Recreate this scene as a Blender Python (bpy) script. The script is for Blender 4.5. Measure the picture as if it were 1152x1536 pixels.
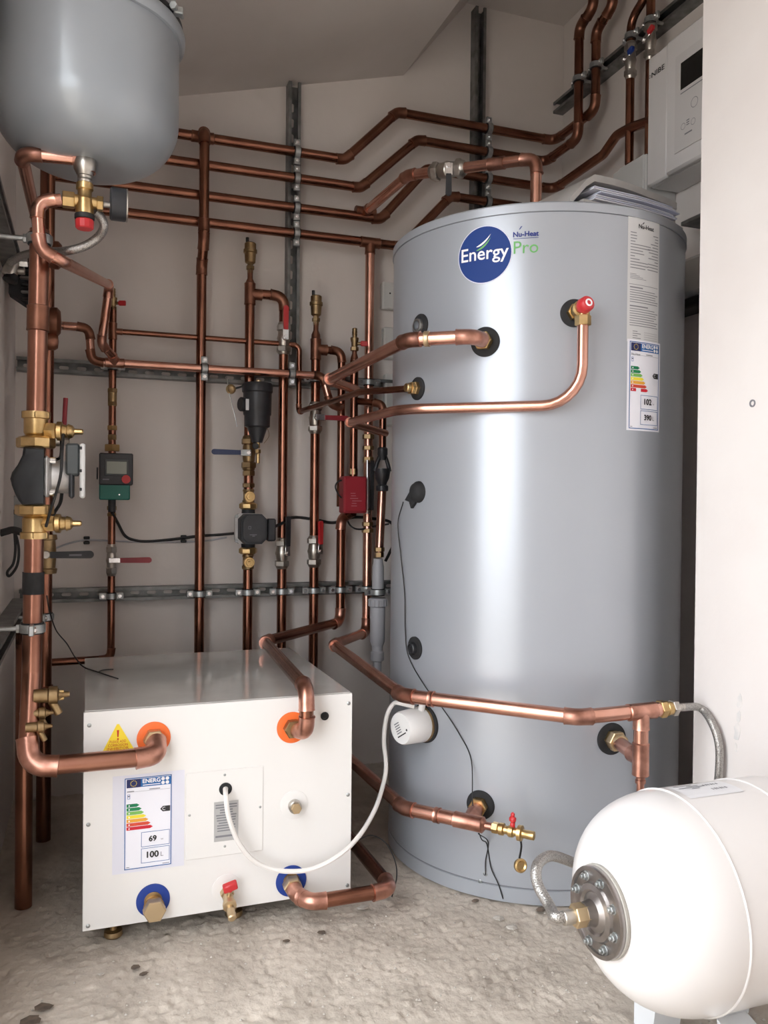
import bpy, math, random
from mathutils import Vector as V, Matrix, noise
random.seed(7)
for o in list(bpy.data.objects): bpy.data.objects.remove(o, do_unlink=True)
SC = bpy.context.scene; COL = SC.collection
PI = math.pi
# ------------------------------------------------------------------ camera
F_, CX, CY, HC = 1242., 576., 768., 0.9
TH = math.atan(449/F_); PT = math.radians(0.65); RHO = 0.0095
fw = V((math.sin(TH)*math.cos(PT), math.cos(TH)*math.cos(PT), -math.sin(PT)))
r0 = V((math.cos(TH), -math.sin(TH), 0)); u0 = r0.cross(fw)
rt = r0*math.cos(RHO)+u0*math.sin(RHO); up = u0*math.cos(RHO)-r0*math.sin(RHO)
EYE = V((0, 0, HC))
cd = bpy.data.cameras.new('camera'); cam = bpy.data.objects.new('camera', cd); COL.objects.link(cam)
cam.matrix_world = Matrix(((rt.x, up.x, -fw.x, 0), (rt.y, up.y, -fw.y, 0), (rt.z, up.z, -fw.z, HC), (0, 0, 0, 1)))
cd.sensor_fit = 'VERTICAL'; cd.sensor_height = 24; cd.lens = 24*F_/1536; cd.clip_start = 0.02
SC.camera = cam
# ------------------------------------------------------------------ daylight
w = bpy.data.worlds.new('sky'); SC.world = w; w.use_nodes = True
bg = w.node_tree.nodes['Background']; bg.inputs[0].default_value = (0.93, 0.96, 1.0, 1); bg.inputs[1].default_value = 7.2
SC.view_settings.view_transform = 'Standard'; SC.view_settings.look = 'None'
SC.view_settings.exposure = 0.0; SC.view_settings.gamma = 1; SC.view_settings.use_curve_mapping = False
# ------------------------------------------------------------------ pixel helpers (photo pixel + a known plane -> point)
def ray(x, y): return fw+rt*((x-CX)/F_)-up*((y-CY)/F_)
def Q(x, y, ax, v):
    d = ray(x, y); return EYE+d*((v-EYE[ax])/d[ax])
def P(x, y, Y): return Q(x, y, 1, Y)
def PZ(x, y, z): return Q(x, y, 2, z)
DB = 2.70           # back wall
YP = 2.615          # axis of pipes clamped to the back wall
XL = -0.197; XR = 1.67
CC = V((1.13, 1.955, 0)); CR = 0.378; CH = 1.573      # cylinder
def cylpt(x, y):
    d = ray(x, y); a = d.x*d.x+d.y*d.y; e = EYE-CC; b = e.x*d.x+e.y*d.y; c = e.x*e.x+e.y*e.y-CR*CR
    t = (-b-math.sqrt(max(b*b-a*c, 0)))/a; p = EYE+d*t
    return p, V((p.x-CC.x, p.y-CC.y, 0)).normalized()
# ------------------------------------------------------------------ materials
MATS = {}
def mat(name, col, rough=.5, metal=0., col2=None, scale=20., bump=0., bscale=200., lo=.35, hi=.65, coat=0., emit=None, alpha=1, stretch=None, trans=0., detail=4):
    m = bpy.data.materials.new(name); m.use_nodes = True; nt = m.node_tree; N = nt.nodes; L = nt.links
    b = N['Principled BSDF']; b.inputs['Base Color'].default_value = (*col, 1); b.inputs['Roughness'].default_value = rough
    b.inputs['Metallic'].default_value = metal; b.inputs['Coat Weight'].default_value = coat
    b.inputs['Coat Roughness'].default_value = .1
    if trans: b.inputs['Transmission Weight'].default_value = trans
    if col2 or bump:
        tc = N.new('ShaderNodeTexCoord'); mp = N.new('ShaderNodeMapping'); L.new(tc.outputs['Object'], mp.inputs[0])
        if stretch: mp.inputs['Scale'].default_value = stretch
    if col2:
        n = N.new('ShaderNodeTexNoise'); n.inputs['Scale'].default_value = scale; n.inputs['Detail'].default_value = detail
        L.new(mp.outputs[0], n.inputs[0]); r = N.new('ShaderNodeValToRGB'); L.new(n.outputs['Fac'], r.inputs[0])
        r.color_ramp.elements[0].position = lo; r.color_ramp.elements[0].color = (*col, 1)
        r.color_ramp.elements[1].position = hi; r.color_ramp.elements[1].color = (*col2, 1)
        L.new(r.outputs[0], b.inputs['Base Color'])
    if bump:
        n2 = N.new('ShaderNodeTexNoise'); n2.inputs['Scale'].default_value = bscale; n2.inputs['Detail'].default_value = 6
        L.new(mp.outputs[0], n2.inputs[0]); bp = N.new('ShaderNodeBump'); bp.inputs['Strength'].default_value = bump; bp.inputs['Distance'].default_value = .004
        L.new(n2.outputs['Fac'], bp.inputs['Height']); L.new(bp.outputs[0], b.inputs['Normal'])
    if emit: b.inputs['Emission Color'].default_value = (*emit[0], 1); b.inputs['Emission Strength'].default_value = emit[1]
    MATS[name] = m; return m
mat('plaster', (.76, .705, .665), .9, 0, (.70, .645, .605), 3, .12, 60, .3, .7)
mat('plaster_white', (.80, .76, .735), .85, 0, (.75, .70, .675), 4, .12, 50, .35, .75)
mat('plaster_patch', (.66, .65, .64), .9, 0, (.80, .76, .735), 40)
mat('ceiling', (.66, .615, .58), .9, 0, (.61, .565, .53), 3)
mat('concrete', (.60, .535, .46), .9, 0, (.40, .35, .295), 9, .5, 120, .33, .72, detail=8)
mat('chip', (.55, .52, .47), .9, 0, (.38, .34, .30), 60)
mat('dirt', (.16, .12, .09), .95, 0, (.09, .07, .055), 60)
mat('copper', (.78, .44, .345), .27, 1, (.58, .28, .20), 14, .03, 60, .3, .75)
mat('copper_dull_shaded', (.345, .158, .104), .26, 1, (.195, .085, .057), 11, .04, 50, .3, .75)  # same copper, a bit oxidised; mostly the dimmer light at the back painted in
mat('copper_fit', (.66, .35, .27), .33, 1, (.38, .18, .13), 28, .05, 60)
mat('copper_fit_dull_shaded', (.32, .15, .10), .42, 1, (.22, .10, .066), 28, .05, 60)  # fittings for those pipes, shade mixed into the colour as well
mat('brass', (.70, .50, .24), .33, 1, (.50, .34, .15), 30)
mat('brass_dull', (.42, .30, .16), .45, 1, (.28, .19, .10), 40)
mat('nickel', (.62, .59, .54), .35, 1, (.45, .42, .38), 40)
mat('steel', (.55, .55, .54), .38, 1, (.38, .38, .38), 45, .03)
mat('zinc', (.50, .52, .52), .45, .9, (.34, .36, .36), 60)
mat('strut_zinc', (.27, .275, .27), .5, .7, (.16, .165, .16), 30)
mat('chrome', (.78, .78, .78), .15, 1)
mat('dark', (.015, .015, .016), .55)
mat('rubber', (.012, .012, .013), .8, 0, (.02, .02, .022), 40)
mat('black_plastic', (.022, .023, .026), .42, 0, (.032, .033, .038), 30)
mat('pump_black', (.017, .019, .023), .6, 0, (.024, .027, .031), 30)
mat('box_grey', (.06, .068, .07), .5)
mat('alloy', (.62, .61, .60), .45, .7, (.52, .51, .50), 40)
mat('light_plastic', (.62, .62, .61), .5)
mat("cyl_grey", (.40, .425, .465), .30, .25, (.385, .41, .45), 3, .02, 400, coat=.15)
mat('cyl_seam', (.20, .21, .23), .5, .3)
mat('tank_grey', (.30, .325, .35), .32, .1, (.285, .31, .335), 8, coat=.3)
mat('vessel_white', (.76, .735, .72), .28, 0, (.74, .715, .70), 4, coat=.35)
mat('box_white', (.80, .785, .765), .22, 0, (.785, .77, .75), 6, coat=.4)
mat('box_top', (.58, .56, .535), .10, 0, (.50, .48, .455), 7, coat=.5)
mat('white_plastic', (.80, .79, .775), .4)
mat('controller_white', (.72, .70, .69), .45)
mat('cable_white', (.80, .77, .74), .45)
mat('pvc_grey', (.46, .46, .49), .5)
mat('paper', (.82, .82, .88), .8)
mat('paper_blue', (.66, .68, .80), .8)
mat('paper_tape', (.70, .70, .78), .3)
mat('label_grey', (.62, .62, .62), .6)
mat('label_silver', (.50, .50, .50), .4, .3)
mat('sleeve', (.62, .60, .58), .3, 0, (.50, .48, .46), 12, .2, 25, trans=.25)
mat('red', (.55, .03, .035), .4)
mat('red_dark', (.30, .025, .035), .45)
mat('orange', (.85, .16, .03), .5)
mat('blue', (.008, .04, .26), .6)
mat('lever_blue', (.02, .035, .10), .4)
mat('badge_blue', (.004, .036, .20), .7)
mat('navy', (.015, .03, .20), .5)
mat('eu_blue', (.008, .014, .10), .5)
mat('energ_blue', (.012, .13, .40), .5)
mat('label_line', (.03, .12, .36), .5)
mat('green_text', (.14, .42, .12), .5)
mat('white_ink', (.85, .85, .88), .5)
mat('ink', (.02, .02, .022), .6)
mat('ink_soft', (.22, .22, .24), .7)
for i, c in enumerate([(.0, .18, .07), (.005, .22, .07), (.20, .48, .10), (.85, .72, .04), (.80, .38, .04), (.65, .07, .03), (.60, .012, .03)]): mat('rate%d' % i, c, .5)
mat('yellow', (.90, .68, .04), .5)
mat('warn_red', (.55, .03, .02), .5)
mat('meter_green', (.004, .15, .115), .4)
mat('lcd', (.30, .32, .27), .3)
mat('screen_dark', (.012, .012, .012), .15)
def braid():
    m = mat('braid', (.50, .49, .47), .4, .9); nt = m.node_tree; N = nt.nodes; L = nt.links; b = N['Principled BSDF']
    tc = N.new('ShaderNodeTexCoord'); bp = N.new('ShaderNodeBump'); bp.inputs['Strength'].default_value = .6; bp.inputs['Distance'].default_value = .001
    vo = N.new('ShaderNodeTexVoronoi'); vo.inputs['Scale'].default_value = 480; L.new(tc.outputs['Object'], vo.inputs[0])
    L.new(vo.outputs['Distance'], bp.inputs['Height']); L.new(bp.outputs[0], b.inputs['Normal'])
    r = N.new('ShaderNodeValToRGB'); L.new(vo.outputs['Distance'], r.inputs[0]); r.color_ramp.elements[0].color = (.62, .60, .57, 1); r.color_ramp.elements[1].color = (.22, .21, .20, 1)
    L.new(r.outputs[0], b.inputs['Base Color'])
braid()
# ------------------------------------------------------------------ mesh builder
def frame(d):
    d = d.normalized(); a = V((0, 0, 1)) if abs(d.z) < .9 else V((1, 0, 0))
    x = a.cross(d).normalized(); return x, d.cross(x).normalized(), d
ORG = {}
class MB:
    def __init__(s): s.v = []; s.f = []
    def add(s, vs, fs):
        k = len(s.v); s.v += [V(q) for q in vs]; s.f += [tuple(i+k for i in q) for q in fs]; return s
    def tube(s, pts, r, seg=16, cap=True):
        pts = [V(p) for p in pts]; n = len(pts); rs = r if isinstance(r, (list, tuple)) else [r]*n
        x = None; vs = []
        for i, p in enumerate(pts):
            if i == 0: t = (pts[1]-p).normalized()
            elif i == n-1: t = (p-pts[-2]).normalized()
            else: t = ((p-pts[i-1]).normalized()+(pts[i+1]-p).normalized()).normalized()
            if x is None: x = frame(t)[0]
            else:
                x = (x-t*x.dot(t)); x = x.normalized() if x.length > 1e-6 else frame(t)[0]
            y = t.cross(x)
            for k in range(seg):
                a = 2*PI*k/seg; vs.append(p+(x*math.cos(a)+y*math.sin(a))*rs[i])
        fs = [(i*seg+k, i*seg+(k+1) % seg, (i+1)*seg+(k+1) % seg, (i+1)*seg+k) for i in range(n-1) for k in range(seg)]
        if cap: fs += [tuple(range(seg))[::-1], tuple((n-1)*seg+k for k in range(seg))]
        return s.add(vs, fs)
    def lathe(s, o, ax, prof, seg=28, rot=0.):
        x, y, d = frame(V(ax)); o = V(o); vs = []; fs = []; rows = []
        for h, r in prof:
            if r < 1e-6: rows.append([len(vs)]); vs.append(o+d*h)
            else:
                rows.append(list(range(len(vs), len(vs)+seg)))
                for k in range(seg):
                    a = 2*PI*(k+rot)/seg; vs.append(o+d*h+(x*math.cos(a)+y*math.sin(a))*r)
        for A, B in zip(rows, rows[1:]):
            if len(A) == 1 and len(B) == 1: continue
            for k in range(seg):
                j = (k+1) % seg
                if len(A) == 1: fs.append((A[0], B[j], B[k]))
                elif len(B) == 1: fs.append((A[k], A[j], B[0]))
                else: fs.append((A[k], A[j], B[j], B[k]))
        if len(rows[0]) > 1: fs.append(tuple(rows[0])[::-1])
        if len(rows[-1]) > 1: fs.append(tuple(rows[-1]))
        return s.add(vs, fs)
    def ring(s, o, ax, ri, ro, h, seg=32, h0=0.):
        x, y, d = frame(V(ax)); o = V(o); vs = []; pr = [(h0, ri), (h0, ro), (h0+h*.8, ro), (h0+h, ro-(ro-ri)*.15), (h0+h, ri)]
        for hh, r in pr:
            for k in range(seg):
                a = 2*PI*k/seg; vs.append(o+d*hh+(x*math.cos(a)+y*math.sin(a))*r)
        n = len(pr); fs = [(i*seg+k, i*seg+(k+1) % seg, ((i+1) % n)*seg+(k+1) % seg, ((i+1) % n)*seg+k) for i in range(n) for k in range(seg)]
        return s.add(vs, fs)
    def nut(s, o, ax, r, h): c = r*.08; return s.lathe(o, ax, [(0, r-c), (c, r), (h-c, r), (h, r-c)], 6)
    def cyl(s, o, ax, r, h, seg=20, b=.0):
        b = b or min(r, abs(h))*.12; return s.lathe(o, ax, [(0, r-b), (b, r), (h-b, r), (h, r-b)], seg)
    def box(s, c, size, R=None, bev=.0015):
        c = V(c); hx, hy, hz = [q/2 for q in size]; b = min(bev, hx*.9, hy*.9, hz*.9); R = R or Matrix.Identity(3)
        vs = []; idx = {}
        for sx in (-1, 1):
            for sy in (-1, 1):
                for sz in (-1, 1):
                    for k, q in enumerate(((sx*hx, sy*(hy-b), sz*(hz-b)), (sx*(hx-b), sy*hy, sz*(hz-b)), (sx*(hx-b), sy*(hy-b), sz*hz))):
                        idx[(sx, sy, sz, k)] = len(vs); vs.append(c+R @ V(q))
        g = lambda *a: idx[a]; fs = []
        for q in (-1, 1):
            fs.append(tuple(g(q, a, bb, 0) for a, bb in ((-1, -1), (1, -1), (1, 1), (-1, 1))))
            fs.append(tuple(g(a, q, bb, 1) for a, bb in ((-1, -1), (-1, 1), (1, 1), (1, -1))))
            fs.append(tuple(g(a, bb, q, 2) for a, bb in ((-1, -1), (1, -1), (1, 1), (-1, 1))))
            for r_ in (-1, 1):
                fs.append((g(q, r_, -1, 0), g(q, r_, 1, 0), g(q, r_, 1, 1), g(q, r_, -1, 1)))
                fs.append((g(q, -1, r_, 0), g(q, 1, r_, 0), g(q, 1, r_, 2), g(q, -1, r_, 2)))
                fs.append((g(-1, q, r_, 1), g(1, q, r_, 1), g(1, q, r_, 2), g(-1, q, r_, 2)))
        for sx in (-1, 1):
            for sy in (-1, 1):
                for sz in (-1, 1): fs.append((g(sx, sy, sz, 0), g(sx, sy, sz, 1), g(sx, sy, sz, 2)))
        return s.add(vs, fs)
    def prism(s, poly, d):       # closed 3-D polygon swept by d
        n = len(poly); d = V(d); vs = [V(p) for p in poly]+[V(p)+d for p in poly]
        fs = [tuple(range(n))[::-1], tuple(range(n, 2*n))]+[(i, (i+1) % n, n+(i+1) % n, n+i) for i in range(n)]
        return s.add(vs, fs)
    def build(s, name, m, parent=None, smooth=True, recalc=True, ang=38):
        import bmesh
        if parent is not None: o = ORG[parent.name]
        else:
            xs = [q.x for q in s.v]; ys = [q.y for q in s.v]; o = V(((min(xs)+max(xs))/2, (min(ys)+max(ys))/2, min(q.z for q in s.v)))
        me = bpy.data.meshes.new(name); me.from_pydata([tuple(q-o) for q in s.v], [], s.f)
        if recalc:
            bm = bmesh.new(); bm.from_mesh(me); bmesh.ops.recalc_face_normals(bm, faces=bm.faces); bm.to_mesh(me); bm.free()
        me.materials.append(MATS[m])
        if smooth: me.shade_smooth(); me.set_sharp_from_angle(angle=math.radians(ang))
        ob = bpy.data.objects.new(name, me); COL.objects.link(ob); ORG[ob.name] = o
        if parent is not None: ob.parent = parent
        else: ob.location = o
        return ob
def tag(o, label, cat, group=None):
    o['label'] = label; o['category'] = cat
    if group: o['group'] = group
    return o
def thing(name, label, cat, loc, group=None):
    o = bpy.data.objects.new(name, None); COL.objects.link(o); o.empty_display_size = .02; o.location = V(loc); ORG[o.name] = V(loc)
    return tag(o, label, cat, group)
def struct(o): o['kind'] = 'structure'; return o
# ------------------------------------------------------------------ text and flat print
TXT = {}
def textmesh(s):
    if s not in TXT:
        c = bpy.data.curves.new('t', 'FONT'); c.body = s; c.size = 1; c.resolution_u = 3; o = bpy.data.objects.new('t', c); COL.objects.link(o)
        bpy.context.view_layer.update(); dg = bpy.context.evaluated_depsgraph_get(); e = o.evaluated_get(dg); me = e.to_mesh()
        vs = [(q.co.x, q.co.y) for q in me.vertices]; fs = [tuple(p.vertices) for p in me.polygons]; e.to_mesh_clear()
        bpy.data.objects.remove(o, do_unlink=True); bpy.data.curves.remove(c)
        x0 = min(a for a, _ in vs); x1 = max(a for a, _ in vs); y0 = min(b for _, b in vs); y1 = max(b for _, b in vs)
        TXT[s] = ([(a-x0, b) for a, b in vs], fs, x1-x0, y0, y1)
    return TXT[s]
class Print:                     # flat print laid on a surface; M(u, v, off) -> point
    def __init__(s, M, root): s.M = M; s.root = root
    def text(s, t, u, v, width, m, height=None, off=.0012, name='lettering', skew=0., bold=0.):
        vs, fs, w_, y0, y1 = textmesh(t); k = width/w_; kv = k if height is None else height/y1
        b = MB()
        offs = [(0, 0)] if not bold else [(-bold, 0), (bold, 0), (0, bold), (0, -bold)]
        for j, (du, dv) in enumerate(offs): b.add([s.M(u+a*k+du, v+c*kv+skew*a*k+dv, off+j*.00004) for a, c in vs], fs)
        return b.build(name, m, s.root, smooth=False, recalc=False)
    def rect(s, u0, u1, v0, v1, m, off=.0004, n=1, name='panel', build=True, b=None):
        b = b or MB(); nn = n+1
        vs = [s.M(u0+(u1-u0)*i/n, v, off) for v in (v0, v1) for i in range(nn)]
        b.add(vs, [(i, i+1, nn+i+1, nn+i) for i in range(n)])
        return b.build(name, m, s.root, smooth=False, recalc=False) if build else b
    def poly(s, pts, m, off=.0008, name='shape'):
        b = MB(); b.add([s.M(u, v, off) for u, v in pts], [tuple(range(len(pts)))]); return b.build(name, m, s.root, smooth=False, recalc=False)
    def disc(s, u, v, r, m, off=.0006, name='disc', rings=6, seg=40, ri=0.):
        b = MB(); vs = []; fs = []
        for i in range(rings+1):
            q = ri+(r-ri)*i/rings
            vs += [s.M(u+q*math.cos(2*PI*k/seg), v+q*math.sin(2*PI*k/seg), off) for k in range(seg)]
        fs = [(i*seg+k, (i+1)*seg+k, (i+1)*seg+(k+1) % seg, i*seg+(k+1) % seg) for i in range(rings) for k in range(seg)]
        b.add(vs, fs); return b.build(name, m, s.root, smooth=False, recalc=False)
    def outline(s, u0, u1, v0, v1, t, m, off=.0008, n=4, name='border'):
        b = MB()
        for a in ((u0, u1, v0, v0+t), (u0, u1, v1-t, v1), (u0, u0+t, v0, v1), (u1-t, u1, v0, v1)): s.rect(*a, m, off, n, b=b, build=False)
        return b.build(name, m, s.root, smooth=False, recalc=False)
    def lines(s, rows, m, off=.0008, n=3, name='small_print'):
        b = MB()
        for u0, u1, v, t in rows: s.rect(u0, u1, v, v+t, m, off, n, b=b, build=False)
        return b.build(name, m, s.root, smooth=False, recalc=False)
def energy_label(pr, u0, v0, W, H, watts, litres, make):
    """EU energy label; u0,v0 lower left corner"""
    X = lambda a: u0+a*W
    Y = lambda a: v0+a*H
    pr.outline(X(.02), X(.98), Y(.01), Y(.99), W*.018, 'label_line')
    pr.rect(X(.06), X(.96), Y(.885), Y(.975), 'energ_blue', .0008, 4, 'header_band')
    pr.rect(X(.06), X(.345), Y(.885), Y(.975), 'eu_blue', .0011, 3, 'flag_panel')
    for k in range(12):
        a = 2*PI*k/12; pr.disc(X(.20)+W*.06*math.cos(a), Y(.93)+W*.06*math.sin(a), W*.009, 'yellow', .0014, 'flag_star', 1, 6)
    pr.text('ENERG', X(.385), Y(.925), W*.36, 'white_ink', off=.0014, bold=W*.004)
    pr.lines([(X(.385), X(.745), Y(.898), H*.009)], 'white_ink', .0014)
    for a, b in ((.80, .953), (.89, .953), (.80, .91), (.89, .91)): pr.disc(X(a), Y(b), W*.038, 'white_ink', .0014, 'language_dot', 1, 14)
    pr.lines([(X(.06), X(.95), Y(.838), H*.0025), (X(.52), X(.74), Y(.848), H*.009)], 'ink_soft')
    if make: pr.text(make, X(.07), Y(.835), W*.26, 'ink', off=.0012)
    else: pr.lines([(X(.07), X(.21), Y(.842), H*.008)], 'ink_soft')
    pr.outline(X(.075), X(.13), Y(.765), Y(.815), W*.008, 'label_line', name='tank_symbol')
    pr.lines([(X(.085), X(.12), Y(.79), H*.01)], 'ink')
    for k in range(7):
        y1 = .712-k*.041; y0 = y1-.035; x1 = .265+k*.046; q = []
        q = [(X(.06), Y(y0)), (X(x1), Y(y0)), (X(x1+.055), Y((y0+y1)/2)), (X(x1), Y(y1)), (X(.06), Y(y1))]
        pr.poly(q, 'rate%d' % k, .0009, 'rating_arrow')
        pr.lines([(X(.10), X(.125), Y(y0+.010), H*.014)], 'white_ink', .0013, 1, 'rating_letter')
    pr.poly([(X(.95), Y(.595)), (X(.95), Y(.655)), (X(.80), Y(.655)), (X(.745), Y(.625)), (X(.80), Y(.595))], 'ink', .0009, 'rating_pointer')
    pr.text('C', X(.79), Y(.610), W*.06, 'white_ink', off=.0013)
    for tx, un, yb in ((watts, 'W', .235), (litres, 'L', .06)):
        pr.outline(X(.36), X(.945), Y(yb), Y(yb+.16), W*.01, 'label_line', name='value_box')
        pr.text(tx, X(.52 if len(tx) == 2 else .48), Y(yb+.055), W*(.15 if len(tx) == 2 else .235), 'ink', off=.0012, bold=W*.006)
        pr.text(un, X(.76), Y(yb+.055), W*.055, 'ink_soft', off=.0012)
    pr.lines([(X(.06), X(.12), Y(.03), H*.007), (X(.80), X(.94), Y(.03), H*.007)], 'ink_soft')
# ------------------------------------------------------------------ pipes
def fillet(pts, rad):
    """returns dense path and, for each corner, its arc (list of points)"""
    pts = [V(p) for p in pts]; out = [pts[0]]; arcs = {}
    for i in range(1, len(pts)-1):
        a, b, c = pts[i-1], pts[i], pts[i+1]; R = rad[i-1] if isinstance(rad, (list, tuple)) else rad
        d1 = (a-b).normalized(); d2 = (c-b).normalized(); cs = max(-1, min(1, d1.dot(d2))); al = math.acos(cs)
        if al > PI-.02: out.append(b); arcs[i] = [b-(d2*.001), b, b+d2*.001]; continue
        t = min(R/math.tan(al/2), .48*(a-b).length, .48*(c-b).length); R = t*math.tan(al/2)
        ctr = b+(d1+d2).normalized()*(R/math.sin(al/2)); p1 = b+d1*t; p2 = b+d2*t; n = max(4, int((PI-al)/.22)); arc = []
        v1 = p1-ctr; v2 = p2-ctr; tot = v1.angle(v2); axs = v1.cross(v2).normalized()
        for k in range(n+1): arc.append(ctr+Matrix.Rotation(tot*k/n, 3, axs) @ v1)
        out += arc; arcs[i] = arc
    out.append(pts[-1]); return out, arcs
def sleeve(b, p, d, r, L): # capillary fitting sleeve with end bead
    d = d.normalized(); b.lathe(p-d*L/2, d, [(0, r*1.0), (L*.03, r*1.17), (L*.14, r*1.13), (L*.86, r*1.13), (L*.97, r*1.17), (L, r*1.0)], 18)
def run(name, label, pts, r, m='copper_dull_shaded', fm='copper_fit_dull_shaded', rad=None, fit=True, cat='pipe', group=None, seg=18):
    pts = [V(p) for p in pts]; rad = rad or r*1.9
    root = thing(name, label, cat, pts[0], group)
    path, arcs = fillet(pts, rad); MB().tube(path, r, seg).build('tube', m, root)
    for i, arc in arcs.items():
        f = fit if isinstance(fit, bool) else fit[i-1]
        if not f: continue
        d1 = (arc[1]-arc[0]).normalized(); d2 = (arc[-1]-arc[-2]).normalized(); e = r*1.05
        pp = [arc[0]-d1*e*1.02, arc[0]-d1*e, arc[0]-d1*e*.75]+arc+[arc[-1]+d2*e*.75, arc[-1]+d2*e, arc[-1]+d2*e*1.02]; n = len(pp)
        rr = [r*1.0, r*1.19, r*1.14]+[r*1.12]*(n-6)+[r*1.14, r*1.19, r*1.0]
        MB().tube(pp, rr, seg).build('elbow', fm, root)
    return root
def coupling(root, p, d, r, L=None, fm='copper_fit_dull_shaded'):
    b = MB(); sleeve(b, V(p), V(d), r, L or r*2.4); return b.build('coupling', fm, root)
def tee(root, p, d, br, r, rb=None, fm='copper_fit_dull_shaded'):
    b = MB(); p = V(p); d = V(d).normalized(); br = V(br).normalized(); rb = rb or r; sleeve(b, p, d, r, r*4.6)
    b.lathe(p, br, [(0, rb*1.1), (r*2.2, rb*1.13), (r*2.45, rb*1.18), (r*2.5, rb)], 18)
    return b.build('tee', fm, root)
def nutp(root, p, d, r, h, m='brass_dull', name='nut'):
    d = V(d).normalized(); b = MB(); b.nut(V(p)-d*h/2, d, r, h); return b.build(name, m, root, ang=30)
def hose(name, label, pts, r, m='braid', cat='hose', seg=14, n=14, group=None):
    path = spline(pts, n); o = MB().tube(path, r, seg).build(name, m); return tag(o, label, cat, group)
def spline(pts, n=12):
    pts = [V(p) for p in pts]; q = [pts[0]*2-pts[1]]+pts+[pts[-1]*2-pts[-2]]; out = []
    for i in range(1, len(q)-2):
        for k in range(n):
            t = k/n; a, b, c, d = q[i-1], q[i], q[i+1], q[i+2]
            out.append(.5*((2*b)+(c-a)*t+(2*a-5*b+4*c-d)*t*t+(3*b-a-3*c+d)*t**3))
    out.append(pts[-1]); return out
def wire(name, label, pts, r, m, n=10, cat='cable', seg=8): return hose(name, label, pts, r, m, cat, seg, n)
def clamp(label, p, d, r, wall, rail=None, group='zinc pipe clamps', tabs=None, stud=True):
    """two-piece pipe clamp: band round the pipe, rubber lining, two ears with screws, stud back to the rail (wall = direction to rail, rail = distance)"""
    p = V(p); d = V(d).normalized(); wall = V(wall).normalized(); root = thing('pipe_clamp', label, 'pipe clamp', p, group); ro = r*1.12
    MB().ring(p-d*.011, d, r*1.0, ro+.001, .022, 24).build('rubber_lining', 'rubber', root)
    MB().ring(p-d*.008, d, ro, ro+.004, .016, 24).build('band', 'zinc', root)
    side = d.cross(wall).normalized()
    for s in (-1, 1):
        R = Matrix((side, wall, d)).transposed(); c = p+side*s*(ro+.012)
        MB().box(c, (.022, .010, .021), R, .002).build('ear', 'zinc', root)
        b = MB(); b.cyl(c-wall*.0045, -wall, .0055, .004, 12); b.nut(c-wall*.0085, -wall, .003, .0015); b.build('screw', 'chrome', root)
    if stud and rail:
        b = MB(); b.cyl(p+wall*ro, wall, .005, max(rail-ro, .004), 10); b.nut(p+wall*(ro+.003), wall, .009, .006); b.build('stud', 'zinc', root)
    return root
def strut(name, label, a, b_, face, slots, group='slotted zinc channel rails', wd=.041, dp=.041, hole=.028):
    """slotted C channel from a to b_, lying on a wall, open side towards face"""
    a = V(a); b_ = V(b_); d = (b_-a).normalized(); f = V(face).normalized(); s = d.cross(f).normalized(); L = (b_-a).length; t = .0025
    root = thing(name, label, 'rail', a, group); h = wd/2
    prof = [(-h, 0), (h, 0), (h, dp), (h-.010, dp), (h-.010, dp-.007), (h-.010+t, dp-.007), (h-.010+t, dp-t), (h-t, dp-t), (h-t, t), (-h+t, t), (-h+t, dp-t), (-h+.010-t, dp-t), (-h+.010-t, dp-.007), (-h+.010, dp-.007), (-h+.010, dp), (-h, dp)]
    b = MB(); n = len(prof); vs = [a+s*x+f*y for x, y in prof]+[b_+s*x+f*y for x, y in prof]
    b.add(vs, [(i, (i+1) % n, n+(i+1) % n, n+i) for i in range(n)]+[tuple(range(n))[::-1], tuple(range(n, 2*n))]); b.build('channel', 'strut_zinc', root, smooth=False)
    k = int(L/.05) if slots else 0
    for i in range(k):                     # punched slots: pale wall showing through the back of the channel
        c = a+d*(.03+i*.05)+f*(t+.0006); hl = hole/2-.0055; pl = []
        for j in range(12):
            an = 2*PI*j/12; q = math.cos(an); pl.append(c+d*(q*.0055+(hl if q > 0 else -hl))+s*math.sin(an)*.0055)
        mb = MB(); mb.prism(pl, f*.0004); mb.build('slot', 'plaster', root, smooth=False)
    return root
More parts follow.
